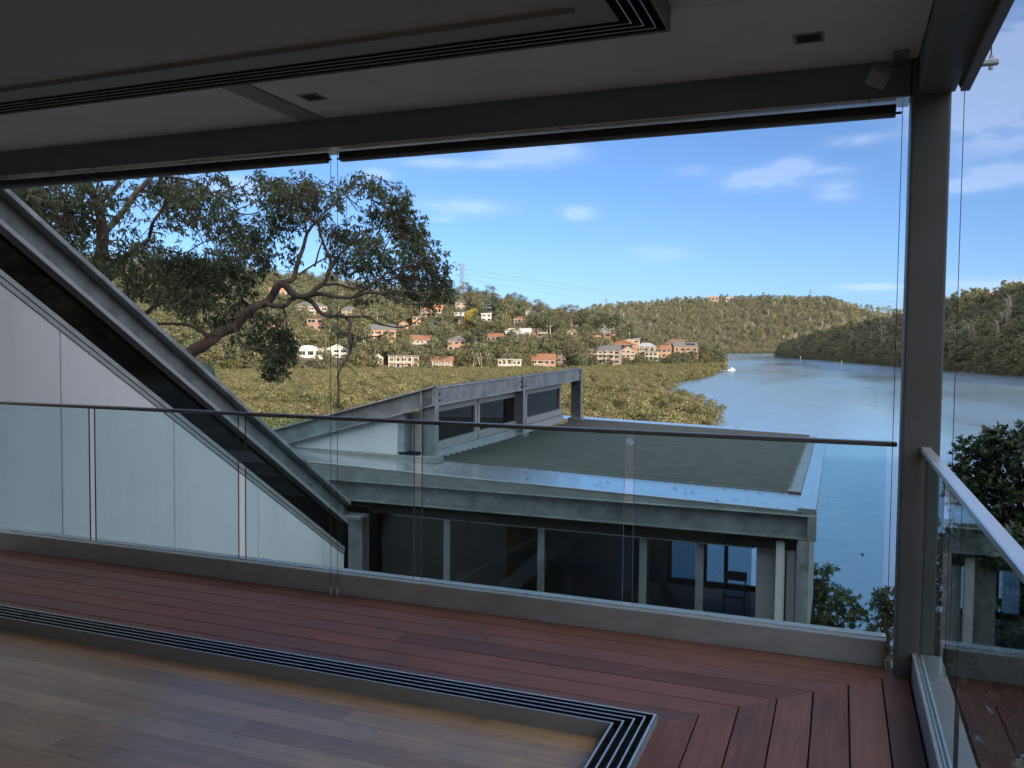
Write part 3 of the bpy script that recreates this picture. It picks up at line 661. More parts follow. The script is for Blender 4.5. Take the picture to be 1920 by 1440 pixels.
class Hill:
    def __init__(s, base, ridge, bow=.8, rough=3.):
        s.bx = [b[0] for b in base]; s.bd = [b[1] for b in base]; s.rx = [r[0] for r in ridge]; s.ry = [r[1] for r in ridge]; s.rd = [r[2] for r in ridge]
        s.bow = bow; s.rough = rough; s.lo = min(s.bx); s.hi = max(s.bx)
    def p(s, x, v):
        b = at(x, 650, np.interp(x, s.bx, s.bd)); r = at(x, np.interp(x, s.rx, s.ry), np.interp(x, s.rx, s.rd))
        xy = b[:2]+(r[:2]-b[:2])*v; w = min(v, 2-v) if v > 1 else v
        w = max(w, 0.0)**s.bow
        z = -12.9+(r[2]+12.9)*w
        z += s.rough*math.sin(xy[0]*.031+1.3)*math.sin(xy[1]*.027+.4)*min(1, 4*v*max(0, (1.02-v)))
        return np.array((xy[0], xy[1], z))
    def mesh(s, name, label, nu=90, nv=22):
        P = np.array([[s.p(x, v) for v in np.linspace(-.03, 1.5, nv)] for x in np.linspace(s.lo, s.hi, nu)])
        return tag(grid_mesh(name, P, M['soil']), label, 'hill', kind='structure')
    def meet(s, x, y):
        """v where the slope shows at pixel row y of column x"""
        best = None
        for v in np.linspace(0, 1, 81):
            q = s.p(x, v); e = abs(pix(q)[1]-y)
            if best is None or e < best[0]: best = (e, v, q)
        return best[1], best[2]
def pix(P):
    d = CAM @ (np.array(P)-EYEV); return 960+F_PX*d[0]/d[2], 720+F_PX*d[1]/d[2]
HL = Hill([(-250, 300), (380, 345), (700, 385), (950, 425), (1100, 470), (1250, 560), (1365, 640)],
          [(-250, 470, 640), (380, 520, 650), (480, 529, 650), (700, 554, 640), (870, 565, 620), (1000, 592, 590), (1090, 616, 580), (1200, 643, 620), (1300, 660, 660), (1365, 672, 690)], .85, 3)
HL.mesh('hillside', 'wooded hillside dotted with houses across the mangrove flat')
HF = Hill([(980, 2250), (1700, 2350), (1900, 2350)], [(980, 610, 2600), (1060, 594, 2650), (1114, 577, 2700), (1187, 571, 2750), (1245, 570, 2750), (1278, 563, 2750), (1333, 562, 2750), (1459, 559, 2700), (1507, 562, 2700), (1560, 563, 2680), (1591, 573, 2650), (1619, 587, 2600), (1647, 602, 2550), (1700, 625, 2500), (1900, 652, 2450)], .8, 6)
HF.mesh('far_hill', 'sunlit forested hill at the far end of the lake')
HR = Hill([(1458, 1420), (1500, 1230), (1600, 930), (1690, 745), (1800, 620), (1920, 530), (2200, 390), (2500, 330)],
          [(1458, 664, 1440), (1473, 651, 1430), (1515, 641, 1380), (1577, 622, 1300), (1633, 615, 1220), (1690, 607, 1150), (1768, 584, 1050), (1802, 570, 1000), (1858, 566, 950), (1908, 556, 900), (1960, 548, 850), (2200, 500, 700), (2500, 470, 640)], .75, 4)
HR.mesh('shaded_hill', 'shaded forested hill along the right shore')
class Bank(Hill):
    def __init__(s, rows): s.rows = rows; s.lo, s.hi = rows[0][0], rows[-1][0]
    def p(s, a, v):
        az = [r[0] for r in s.rows]; b, r, h = (np.interp(a, az, [q[i] for q in s.rows]) for i in (1, 2, 3)); d = b+(r-b)*v; w = max(0, min(v, 2-v))**.75
        t = math.radians(a); x, y = d*math.sin(t), d*math.cos(t)
        return np.array((x, y, -12.9+(h+12.9)*w+3*math.sin(x*.03)*math.sin(y*.028)*min(1, 4*v)))
HB = Bank([(21, 340, 650, 78), (45, 300, 600, 85), (70, 320, 600, 70), (95, 330, 560, 40)])
HB.mesh('right_bank', 'forested bank continuing round to the right beyond the shaded hill')
HD = Hill([(1480, 4300), (2100, 4300)], [(1480, 585, 4700), (1580, 573, 4700), (1620, 577, 4700), (1660, 584, 4700), (1700, 585, 4700), (1760, 580, 4700), (1800, 577, 4700), (2100, 570, 4700)], .8, 8)
HD.mesh('distant_ridge', 'low blue-green ridge far behind the lake gap', 60, 12)

# ------------------------------------------------------------------ foliage builders
GUM = [(0, (.070, .080, .038)), (.35, (.088, .096, .046)), (.7, (.112, .110, .056)), (1, (.084, .078, .044))]
M['gum_leaf'] = leafmat('gum_leaves', GUM)
M['bush_leaf'] = leafmat('dark_bush_leaves', [(0, (.026, .040, .018)), (1, (.045, .058, .026))])
M['olive_leaf'] = leafmat('olive_leaves', [(0, (.090, .085, .030)), (1, (.125, .110, .044))])
M['yellow_leaf'] = leafmat('yellow_leaves', [(0, (.24, .19, .025)), (1, (.28, .21, .03))])
M['mangrove_leaf'] = leafmat('mangrove_leaves', [(0, (.102, .106, .044)), (.4, (.128, .125, .052)), (.75, (.158, .144, .060)), (1, (.122, .106, .056))], .3, .5, .75, 1.3)
M['far_leaf'] = leafmat('far_forest_leaves', [(0, (.120, .128, .050)), (.4, (.165, .162, .062)), (.8, (.195, .178, .074)), (1, (.140, .122, .062))], .3, .5, .65, 1.35)
M['forest_leaf'] = leafmat('mixed_forest_leaves', [(0, (.050, .062, .028)), (.3, (.085, .098, .042)), (.6, (.120, .125, .060)), (.85, (.150, .140, .075)), (1, (.120, .098, .062))], .3)
M['trunk_pale'] = surface('pale_gum_trunk', (.36, .32, .27), .8, 0, .25, 2, (1, 1, .3))
M['trunk_dark'] = surface('dark_trunk', (.09, .075, .06), .9, 0, .3, 2)
def unit(a): return a/(np.linalg.norm(a, axis=-1, keepdims=True)+1e-9)
def crown_mesh(name, m, R, H, base, blobs, per, leaf, droop=.3, flat=1., seed=1, jit=.6):
    """clumped crown: many leaf faces spread over a dozen irregular clumps between base and H"""
    g = np.random.default_rng(seed); cs, rs = [], []
    for i in range(blobs):
        t = (i+.5)/blobs; a = g.random()*6.283; zz = base+(H-base)*(t**.8)
        rr = R*math.sqrt(max(.05, 1-((t-.40)/.66)**2))*(.35+.6*g.random())
        cs.append((rr*math.cos(a), rr*math.sin(a), zz)); rs.append(R*(.30+.26*g.random()))
    B, D, S = [], [], []
    for c, r in zip(cs, rs):
        k = int(per*(r/(R*.43))**2); d = unit(g.normal(size=(k, 3))); rad = r*(.55+.5*g.random((k, 1)))
        B.append(np.array(c)+d*rad*np.array([1, 1, .68*flat])); D.append(d); S.append(np.full(k, g.random()*.5)+g.random(k)*.5)
    B = np.concatenate(B); D = np.concatenate(D); S = np.concatenate(S)
    n = unit(D*np.array([1, 1, 1.2])+g.normal(size=B.shape)*jit)
    t = unit(np.cross(n, g.normal(size=B.shape))+np.array([0, 0, -droop])); w = unit(np.cross(n, t))
    L = leaf*(.6+.8*g.random((len(B), 1)))
    B[:, 2] = np.maximum(B[:, 2], base*.5)
    return leaf_mesh(name, B-t*L*.5, B+t*L*.5, w*L*.36, m, S)
def trunk_mesh(name, m, H, r, lean, seed, stems=1, limbs=3):
    g = random.Random(seed); t = MB()
    for s_ in range(stems):
        a = g.random()*6.28; sp = lean*(1 if stems == 1 else 2.2)
        top = np.array([math.cos(a)*sp, math.sin(a)*sp, H]); mid = top*.5+np.array([g.uniform(-.3, .3), g.uniform(-.3, .3), 0])
        t.tube([(0, 0, -1.5), mid*np.array([1, 1, .7]), top], [r, r*.75, r*.3], 5)
        for i in range(limbs):
            p = mid+(top-mid)*(i+.3)/limbs; b = g.random()*6.28; e = p+np.array([math.cos(b), math.sin(b), .9])*H*.22
            t.tube([p, e], [r*.4, r*.14], 4)
    o = t.build(name, m); me = o.data; bpy.data.objects.remove(o); me.polygons.foreach_set('use_smooth', [True]*len(me.polygons)); return me
# kinds of hillside tree: (crown, trunk)
KIND = {}
def kind(key, lm, tm, R, H, base, blobs, per, leaf, seed, r=.22, lean=.5, stems=1, flat=1.):
    KIND[key] = (crown_mesh('crown', M[lm], R, H, base, blobs, per, leaf, .3, flat, seed), trunk_mesh('trunk', M[tm], H*.82, r, lean, seed, stems), R, H)
for i in range(3): kind('gum%d' % i, 'gum_leaf', 'trunk_pale', 4.0+.4*i, 11+1.2*i, 4.2, 15, 52, .62, 11+i, .24, .7)
for i in range(2): kind('bush%d' % i, 'bush_leaf', 'trunk_dark', 3.9, 8.4+i, 1.0, 16, 60, .6, 21+i, .25)
for i in range(2): kind('olive%d' % i, 'olive_leaf', 'trunk_pale', 3.4, 7.5+i, 1.4, 13, 52, .55, 31+i, .18, .5, 2)
def place_tree(key, loc, label, group, cat='tree', name=None, s=None, rot=None):
    cm, tm, R, H = KIND[key]
    o = bpy.data.objects.new(name or {'gum': 'gum_tree', 'bus': 'bushy_tree', 'oli': 'olive_tree'}.get(key[:3], key), None); C.objects.link(o); o.empty_display_size = .5
    c = bpy.data.objects.new('crown', cm); C.objects.link(c); c.parent = o; c['kind'] = 'stuff'
    t = bpy.data.objects.new('trunk', tm); C.objects.link(t); t.parent = o
    s = s or random.uniform(.75, 1.25); o.location = tuple(loc); o.rotation_euler = (0, 0, random.random()*6.28 if rot is None else rot)
    o.scale = (s*random.uniform(.9, 1.1), s*random.uniform(.9, 1.1), s)
    return tag(o, label, cat, group)
# ------------------------------------------------------------------ scattered masses (forest, mangroves): geometry nodes on points
def scatter(name, pts, scl, idx, meshes, label, cat):
    col = bpy.data.collections.new(name+'_source')
    for k, me in enumerate(meshes): col.objects.link(bpy.data.objects.new('%s_source_%02d' % (name, k), me))
    me = bpy.data.meshes.new(name); n = len(pts); me.vertices.add(n); me.vertices.foreach_set('co', np.asarray(pts, np.float32).ravel())
    for an, ty, va in (('scl', 'FLOAT', scl), ('turn', 'FLOAT', rng.random(n)*6.28), ('which', 'INT', idx)):
        a = me.attributes.new(an, ty, 'POINT'); a.data.foreach_set('value', np.asarray(va, np.int32 if ty == 'INT' else np.float32))
    me.update(); o = bpy.data.objects.new(name, me); C.objects.link(o); tag(o, label, cat, kind='stuff')
    ng = bpy.data.node_groups.new(name, 'GeometryNodeTree'); ng.interface.new_socket('Geometry', in_out='INPUT', socket_type='NodeSocketGeometry'); ng.interface.new_socket('Geometry', in_out='OUTPUT', socket_type='NodeSocketGeometry')
    N, L = ng.nodes, ng.links; gi = N.new('NodeGroupInput'); go = N.new('NodeGroupOutput'); ip = N.new('GeometryNodeInstanceOnPoints'); ci = N.new('GeometryNodeCollectionInfo')
    ci.inputs['Collection'].default_value = col; ci.inputs['Separate Children'].default_value = True; ci.inputs['Reset Children'].default_value = True
    def attr(an, ty):
        x = N.new('GeometryNodeInputNamedAttribute'); x.data_type = ty; x.inputs['Name'].default_value = an; return x.outputs['Attribute']
    cx = N.new('ShaderNodeCombineXYZ'); L.new(attr('turn', 'FLOAT'), cx.inputs[2])
    L.new(gi.outputs[0], ip.inputs['Points']); L.new(ci.outputs[0], ip.inputs['Instance']); ip.inputs['Pick Instance'].default_value = True
    L.new(attr('which', 'INT'), ip.inputs['Instance Index']); L.new(cx.outputs[0], ip.inputs['Rotation']); L.new(attr('scl', 'FLOAT'), ip.inputs['Scale']); L.new(ip.outputs[0], go.inputs[0])
    md = o.modifiers.new('scatter', 'NODES'); md.node_group = ng
    return o
# ================================================================== houses on the far hillside
COL = dict(salmon=(.38, .18, .10), cream=(.38, .335, .25), white=(.46, .455, .43), brick=(.25, .125, .09), peach=(.34, .25, .18), orange=(.36, .175, .09), brown=(.16, .10, .075), dark=(.07, .065, .065),
           pinkbrick=(.25, .185, .14), terracotta=(.27, .145, .085), grey=(.24, .24, .25), paleblue=(.30, .34, .385), slate=(.12, .125, .14), redtile=(.22, .10, .065), orangetile=(.40, .19, .09), whitemetal=(.55, .56, .555), stone=(.30, .25, .21), greywood=(.34, .36, .36))
HM = {}
def hm(k):
    if k not in HM: HM[k] = surface('house_'+k, tuple(.78*c for c in COL[k]), .75, 0, .12, .8, bmp=.1, fine=10)
    return HM[k]
M['far_pane'] = surface('far_window_pane', (.02, .024, .03), .12, 0, .2, 1, rvar=.02)
M['far_trim'] = surface('far_trim', (.46, .45, .43), .6, 0, .05)
HOUSES = []   # pixel box and distance of each, so that the bush in front keeps them in view
def house(label, x0, x1, yt, yb, roof, rc, wc, floors=2, cols=3, yaw=0., balcony=None, extra=None, hill=None, depth=None, dist=None):
    hill = hill or HL; xc = (x0+x1)/2
    if dist is None: v, g = hill.meet(xc, yb); d = math.hypot(g[0], g[1])
    else: d = dist
    g = at(xc, yb, d); W = (x1-x0)*d/F_PX/math.cos(math.radians(abs(yaw)))*.94; Ht = (yb-yt)*d/F_PX; D = depth or min(10, max(6, W*.6))
    HOUSES.append((x0, x1, yt, yb, d))
    b = bearing(xc); root = thing('house', g, label, 'house', 'houses across the mangrove flat' if hill is HL else 'houses on the far ridges')
    def add(name, mb, m, parent=root, bevel=0):
        o = mb.build(name, m); o.parent = parent; return o
    rh = {'flat': .12, 'skillion': .2, 'hip': .36, 'gable_x': .34, 'gable_y': .36}[roof]*Ht
    rh = min(rh, 2.6) if roof != 'flat' else .35
    hw = Ht-rh; h = W/2; ov = .5
    wm = MB().box(-h, 0, -4, h, D, hw)
    if roof == 'gable_y': wm.prism([(-h, 0, hw), (h, 0, hw), (0, 0, hw+rh*.98)], (0, D, 0))
    if roof == 'gable_x':
        for sx in (-h, h-.2): wm.prism([(sx, 0, hw), (sx, D, hw), (sx, D/2, hw+rh*.98)], (.2, 0, 0))
    add('wall', wm, hm(wc))
    r = MB()
    if roof == 'flat': r.box(-h-ov, -ov-.6, hw, h+ov, D+ov, hw+rh)
    elif roof == 'skillion': r.prism([(-h-ov, -ov, hw+.02), (h+ov, -ov, hw+rh*.4), (h+ov, -ov, hw+rh*.4+.25), (-h-ov, -ov, hw+.27)], (0, D+2*ov, .6))
    elif roof == 'gable_x':
        for sy in (-1, 1):
            y0 = -ov if sy < 0 else D+ov; zz = hw-rh*ov/(D/2)
            r.prism([(-h-ov, y0, zz), (-h-ov, D/2, hw+rh), (-h-ov, D/2, hw+rh+.2), (-h-ov, y0, zz+.2)], (W+2*ov, 0, 0))
    elif roof == 'gable_y':
        for sx in (-1, 1):
            xx = sx*(h+ov); zz = hw-rh*ov/h
            r.prism([(xx, -ov, zz), (0, -ov, hw+rh), (0, -ov, hw+rh+.2), (xx, -ov, zz+.2)], (0, D+2*ov, 0))
    else:
        a = (-h-ov, -ov, hw); b_ = (h+ov, -ov, hw); c = (h+ov, D+ov, hw); e = (-h-ov, D+ov, hw); k = min(D/2, h*.8)
        p = (-h+k, D/2, hw+rh); q = (h-k, D/2, hw+rh)
        r.poly([a, b_, q, p]).poly([b_, c, q]).poly([c, e, p, q]).poly([e, a, p]).poly([e, c, b_, a])
    rfo = add('roof', r, hm(rc))
    if extra == 'chimney': add('chimney', MB().box(-h*.5, D*.4, hw, -h*.5+.9, D*.4+.9, hw+rh+1.2), hm('brick'), rfo)
    if extra == 'solar':
        s_ = MB(); zf = lambda t: hw-rh*ov/(D/2)+(rh+rh*ov/(D/2))*t+.24
        for k in range(4):
            xa = h*.05+k*h*.2; y_ = lambda t: -ov+(D/2+ov)*t
            s_.prism([(xa, y_(.3), zf(.3)), (xa+h*.18, y_(.3), zf(.3)), (xa+h*.18, y_(.75), zf(.75)), (xa, y_(.75), zf(.75))], (0, 0, .06))
        so_ = add('solar_panels', s_, M['far_pane'], rfo); so_['kind'] = 'stuff'
    fh = hw/floors; r_ = random.Random(int(x0*7+yt))
    for f in range(floors):
        for c in range(cols):
            wx = -h+W*(c+.5)/cols; ww = W/cols*r_.uniform(.5, .82); wz = fh*f+fh*(.22 if (balcony and f >= floors-1) or r_.random() < .3 else .36); wh = min(fh*.86, wz-fh*f+fh*.48)-(wz-fh*f)
            fr = add('window', MB().box(wx-ww/2-.08, -.05, wz-.08, wx+ww/2+.08, .02, wz+wh+.08), M['far_trim'])
            if W/cols > 2.6 and c % 2 == 0:
                for sx in (-1, 1): add('pane', MB().box(wx+sx*ww/4-ww/4+.04, -.09, wz, wx+sx*ww/4+ww/4-.04, -.04, wz+wh), M['far_pane'], fr)
            else: add('pane', MB().box(wx-ww/2, -.09, wz, wx+ww/2, -.04, wz+wh), M['far_pane'], fr)
    if balcony:
        bw = balcony if isinstance(balcony, tuple) else (0., 1.)
        xa, xb = -h+W*bw[0], -h+W*bw[1]; levels = range(1, floors) if floors > 1 else [0]
        for f in levels:
            z = fh*f-.05
            bal = add('balcony', MB().box(xa, -1.9, z-.18, xb, -.01, z), hm(wc))
            add('railing', MB().box(xa, -1.95, z+.85, xb, -1.88, z+.97).box(xa, -1.93, z+.02, xb, -1.90, z+.14), M['far_trim'], bal)
            nb = max(4, int((xb-xa)/.7)); bb = MB()
            for k in range(nb+1): t = xa+(xb-xa)*k/nb; bb.box(t-.03, -1.94, z+.1, t+.03, -1.89, z+.86)
            bo = add('balusters', bb, M['far_trim'], bal); bo['kind'] = 'stuff'
        for k in range(4):
            t = xa+.1+(xb-xa-.2)*k/3; add('post', MB().box(t-.09, -1.87, -4, t+.09, -1.7, hw-.05), M['far_trim'] if wc in ('cream', 'white', 'pinkbrick') else hm(wc))
    root.rotation_euler = (0, 0, -b+math.radians(yaw))
    return root
H_ = [
 ('salmon two-storey house with dark roof and balcony, mid-slope behind the gum tree branches', 689, 743, 609, 641, 'gable_x', 'slate', 'salmon', 2, 4, 8, (.1, .7)),
 ('low house with brown tiled roof, cream end and long verandah, right of the salmon house', 767, 808, 629, 653, 'gable_x', 'redtile', 'cream', 2, 4, -6, True),
 ('small two-level house with dark hipped roofs above a brick base', 838, 874, 630, 658, 'hip', 'slate', 'brick', 2, 3, 10),
 ('white low house with pale roof, leftmost of the white pair above the mangroves', 559, 606, 649, 671, 'gable_x', 'whitemetal', 'white', 1, 3, 12),
 ('white gabled house, right one of the white pair above the mangroves', 610, 652, 647, 671, 'gable_y', 'whitemetal', 'white', 2, 3, -10),
 ('flat-roofed two-storey waterside house with cream verandahs and pink brick end', 727, 787, 666, 694, 'flat', 'slate', 'pinkbrick', 2, 5, 4, (.0, .75)),
 ('two-storey brick house with brown-red tiled roof and white balcony rail at the mangrove edge', 806, 850, 669, 692, 'gable_x', 'redtile', 'pinkbrick', 2, 4, -3, (.1, .9)),
 ('small pale gabled house half behind the dark round tree', 700, 719, 664, 683, 'gable_y', 'grey', 'cream', 2, 2, 20),
 ('large grey-roofed stone house seen through the gum tree branches', 553, 614, 566, 593, 'hip', 'slate', 'stone', 2, 5, 5, (.2, .8)),
 ('brick house with terrace wall below the grey-roofed stone house', 575, 611, 597, 621, 'flat', 'brown', 'brick', 2, 2, 0),
 ('small orange box-shaped house among dark trees', 773, 789, 593, 611, 'flat', 'slate', 'orange', 2, 2, 6),
 ('tiny white cottage with dark roof right of the orange box-shaped house', 803, 820, 601, 613, 'hip', 'slate', 'white', 1, 2, 0),
 ('peach house with red-orange roof high on the hillside', 789, 829, 572, 595, 'gable_x', 'orangetile', 'peach', 2, 4, -12, (.2, .9)),
 ('tall narrow brick house with dark roof near the skyline trees', 853, 877, 560, 582, 'hip', 'dark', 'pinkbrick', 2, 2, 14),
 ('long low house with dark roof below the tall narrow brick one', 850, 886, 582, 592, 'hip', 'dark', 'white', 1, 4, 0),
 ('grey weatherboard house beside the bright yellow tree', 860, 877, 593, 614, 'gable_y', 'grey', 'greywood', 2, 2, 0, True),
 ('small peach house with orange roof on the ridge behind the gum tree', 698, 713, 541, 553, 'gable_y', 'orangetile', 'peach', 1, 2, 0),
 ('white-roofed stepped house high on the slope right of the yellow tree', 902, 922, 586, 602, 'skillion', 'whitemetal', 'white', 2, 2, 0),
 ('little white tower-like house just above the white-roofed stepped house', 911, 921, 576, 586, 'flat', 'whitemetal', 'white', 1, 1, 0),
 ('orange house mostly hidden by the drooping gum leaves', 506, 536, 606, 618, 'gable_x', 'redtile', 'orange', 1, 3, 0),
 ('peach house on the upper slope at the left, behind the gum tree', 505, 546, 540, 556, 'gable_x', 'orangetile', 'peach', 1, 4, 10),
 ('long pale house with white metal roof and posts in mid-slope', 946, 996, 616, 634, 'gable_x', 'whitemetal', 'greywood', 1, 4, -4, True),
 ('dark brown flat house right of the white metal roof', 997, 1027, 616, 634, 'flat', 'dark', 'brown', 2, 3, 0, (.4, 1.)),
 ('small cream gabled house under tall gum trees', 1063, 1083, 617, 632, 'gable_y', 'cream', 'cream', 1, 2, -10),
 ('brick house with chimney high under the skyline trees', 1069, 1092, 599, 613, 'gable_x', 'brown', 'pinkbrick', 1, 3, 0, None, 'chimney'),
 ('reddish brick house beside the big dark tree clump', 1110, 1145, 616, 640, 'gable_x', 'grey', 'terracotta', 2, 3, -14, (.0, .5)),
 ('cream two-storey flats with balconies at the mangrove edge', 932, 978, 673, 697, 'flat', 'greywood', 'cream', 2, 5, 3, True),
 ('brick two-storey house with brown-red roof and cream bays at the mangrove edge', 995, 1043, 664, 696, 'gable_x', 'redtile', 'terracotta', 2, 4, 6, (.1, .55)),
 ('dark brown house in the shade of a tall gum beside the brick two-storey house', 1045, 1061, 657, 682, 'flat', 'dark', 'brown', 2, 2, 0),
 ('long three-level brick house with blue-grey roof and cream balconies', 1097, 1163, 648, 683, 'gable_x', 'slate', 'pinkbrick', 3, 6, -8, (.15, .85)),
 ('house with orange tiled gable roof above the waterfront row', 1144, 1188, 638, 662, 'gable_y', 'orangetile', 'terracotta', 2, 3, -20),
 ('grey metal gable roofed house behind the orange tiled gable', 1174, 1200, 634, 652, 'skillion', 'paleblue', 'peach', 2, 2, 10),
 ('pinkish brick house with pale blue-grey roof in the waterfront row', 1191, 1229, 643, 671, 'hip', 'paleblue', 'pinkbrick', 2, 3, -6, (.2, 1.)),
 ('terracotta brick house with low roof between pale blue roof and the point', 1231, 1259, 648, 671, 'gable_x', 'redtile', 'terracotta', 2, 3, 10),
 ('orange gabled house with long brown roof, second from the point', 1248, 1283, 637, 656, 'gable_x', 'brown', 'orange', 2, 4, -4),
 ('brick gabled house with solar panels nearest the point', 1263, 1308, 643, 671, 'gable_x', 'slate', 'terracotta', 2, 4, 12, (.5, 1.), 'solar'),
 ('black-roofed pink brick house in front of the orange tiled gable', 1164, 1191, 649, 672, 'gable_y', 'dark', 'pinkbrick', 2, 3, 14),
 ('cream-walled house with terrace, lowest in the waterfront row', 1209, 1233, 659, 678, 'flat', 'slate', 'cream', 2, 3, -8, True),
 ('brown house with rusty roof left of the long pale white-roofed house', 912, 945, 625, 642, 'gable_x', 'redtile', 'brown', 1, 4, 6),
 ('reddish-roofed house under the skyline trees', 962, 986, 593, 606, 'hip', 'redtile', 'pinkbrick', 1, 3, 0),
 ('low grey-roofed house high up just right of the reddish roof', 985, 1006, 582, 592, 'gable_x', 'paleblue', 'greywood', 1, 3, 8),
 ('brick house with dark roof behind the drooping branch tips', 640, 668, 574, 592, 'hip', 'slate', 'pinkbrick', 2, 3, -8),
 ('terracotta cottage between the salmon house and the orange box-shaped one', 748, 766, 602, 616, 'gable_y', 'brown', 'terracotta', 1, 2, 10),
]
for h in H_:
    h = list(h)+[None]*(12-len(h)) if len(h) < 12 else list(h)
    house(*h[:11], balcony=h[11] if len(h) > 11 else None, extra=h[12] if len(h) > 12 else None)
house('peach house with orange roof on top of the far hill', 1328, 1347, 555, 566, 'hip', 'orangetile', 'peach', 1, 3, 0, hill=HF, dist=2690, depth=14)
house('pale house to the right of the peach one on the far hill top', 1361, 1374, 556, 564, 'hip', 'peach', 'cream', 1, 2, 0, hill=HF, dist=2700, depth=12)
house('long pale house half hidden in trees on top of the shaded hill', 1850, 1878, 550, 561, 'gable_x', 'orangetile', 'cream', 1, 4, 0, hill=HR, dist=930, depth=9)
# ================================================================== trees one can tell apart on the far hillside
def blocks(px, py, top, hw, d, slack=.10):
    """would a tree standing here hide a house?"""
    for (x0, x1, yt, yb, hd) in HOUSES:
        if d > hd+2: continue
        ox = min(px+hw, x1)-max(px-hw, x0); oy = min(py, yb)-max(top, yt)
        if ox > 0 and oy > 0 and ox*oy > slack*(x1-x0)*(yb-yt): return True
    return False
def at_slope(px, py): return HL.meet(px, py)[1]
KIND['yellow_tree'] = (crown_mesh('crown', M['yellow_leaf'], 3.6, 8.6, .8, 14, 70, .5, .3, 1, 41), trunk_mesh('trunk', M['trunk_dark'], 6, .2, .3, 41), 3.6, 8.6)
KIND['round_dark_tree'] = (crown_mesh('crown', M['bush_leaf'], 5.6, 6.6, .4, 20, 75, .55, .2, .8, 42), trunk_mesh('trunk', M['trunk_dark'], 4, .3, .4, 42), 5.6, 6.6)
KIND['spreading_gum_tree'] = (crown_mesh('crown', M['gum_leaf'], 6.2, 13.5, 5.5, 20, 50, .6, .3, .8, 43), trunk_mesh('trunk', M['trunk_pale'], 9.5, .26, 1.5, 43, 5, 2), 6.2, 13.5)
KIND['tall_gum_tree'] = (crown_mesh('crown', M['gum_leaf'], 5.0, 17, 6.5, 18, 55, .65, .3, 1, 44), trunk_mesh('trunk', M['trunk_pale'], 13, .3, .8, 44), 5, 17)
KIND['tall_dark_tree'] = (crown_mesh('crown', M['bush_leaf'], 5.2, 15, 2.5, 20, 60, .65, .3, 1, 45), trunk_mesh('trunk', M['trunk_pale'], 12, .3, .8, 45), 5.2, 15)
# a palm: arching fronds
def palm():
    g = np.random.default_rng(3); B, T, W = [], [], []
    for a in np.linspace(0, 6.28, 15)[:-1]:
        el = g.uniform(.1, .9); prev = np.array([0, 0, 3.6])
        for k in range(5):
            e = el-k*.42; d = np.array([math.cos(a)*math.cos(e), math.sin(a)*math.cos(e), math.sin(e)]); nx = prev+d*.62
            B.append(prev); T.append(nx+d*.1); W.append(np.array([-math.sin(a), math.cos(a), -.25])*.26*(1-.15*k)); prev = nx
    return leaf_mesh('crown', np.array(B), np.array(T), np.array(W), M['olive_leaf'])
KIND['palm_tree'] = (palm(), trunk_mesh('trunk', M['trunk_dark'], 3.6, .2, .1, 5, 1, 0), 2.6, 4.4)
SPECIAL = [('yellow_tree', 882, 620, 'bright yellow-leaved tree on the slope', 1.5), ('round_dark_tree', 691, 694, 'dark round spreading tree at the mangrove edge below the branch tips', 1.0),
           ('spreading_gum_tree', 905, 696, 'gum tree fanning out on many pale stems at the mangrove edge', 1.0), ('palm_tree', 926, 696, 'small palm beside the cream flats', 1.3),
           ('tall_dark_tree', 1150, 648, 'tallest dark tree in the clump above the waterfront houses', 1.35), ('tall_dark_tree', 1132, 640, 'dark tree on the left of the clump above the waterfront houses', 1.25), ('tall_dark_tree', 1180, 648, 'dark tree on the right of the clump above the waterfront houses', 1.05),
           ('tall_gum_tree', 1238, 642, 'dark-topped gum left of the orange gables near the point', .85), ('tall_gum_tree', 1262, 640, 'gum standing behind the orange gabled house near the point', .8),
           ('round_dark_tree', 1325, 678, 'dark bushy tree just left of the tip of the point', 1.3), ('round_dark_tree', 1345, 682, 'dark bushy tree at the very tip of the point', 1.05), ('bush1', 1312, 676, 'bushy tree between the solar-panelled house and the point', 1.2),
           ('tall_gum_tree', 1074, 690, 'tall gum between the dark brown house and the long three-level house', .95), ('tall_gum_tree', 1086, 692, 'leaning gum in front of the long three-level house', .8),
           ('tall_gum_tree', 1030, 640, 'tall gum over the dark brown flat house', 1.1), ('tall_gum_tree', 1046, 634, 'slim gum right of the dark brown flat house', 1.0),
           ('tall_gum_tree', 985, 668, 'gum below the long pale house with white roof', .75), ('spreading_gum_tree', 955, 668, 'spreading gum below the left end of the white-roofed pale house', .8), ('tall_dark_tree', 893, 668, 'dark tree above the fanning pale-stemmed gum', .9)]
ORD = ('first', 'second', 'third', 'fourth', 'fifth', 'sixth', 'seventh', 'eighth', 'ninth', 'tenth', 'eleventh', 'twelfth', 'thirteenth', 'fourteenth')
for k, x in enumerate((871, 884, 902, 918, 931, 948, 962, 978, 990, 1008, 1026, 1049, 1072, 1092)):
    SPECIAL.append((('tall_gum_tree', 'tall_dark_tree', 'spreading_gum_tree')[k % 3], x, np.interp(x, HL.rx, HL.ry)+random.uniform(0, 6), '%s tree to the right of the nearest pylon along the skyline' % ORD[k], random.uniform(.55, .95)))
for k, x, y, lb, s in SPECIAL:
    place_tree(k, at_slope(x, y)-np.array([0, 0, .4]), lb, None, name=k if not k[-1].isdigit() else 'bushy_tree', s=s)
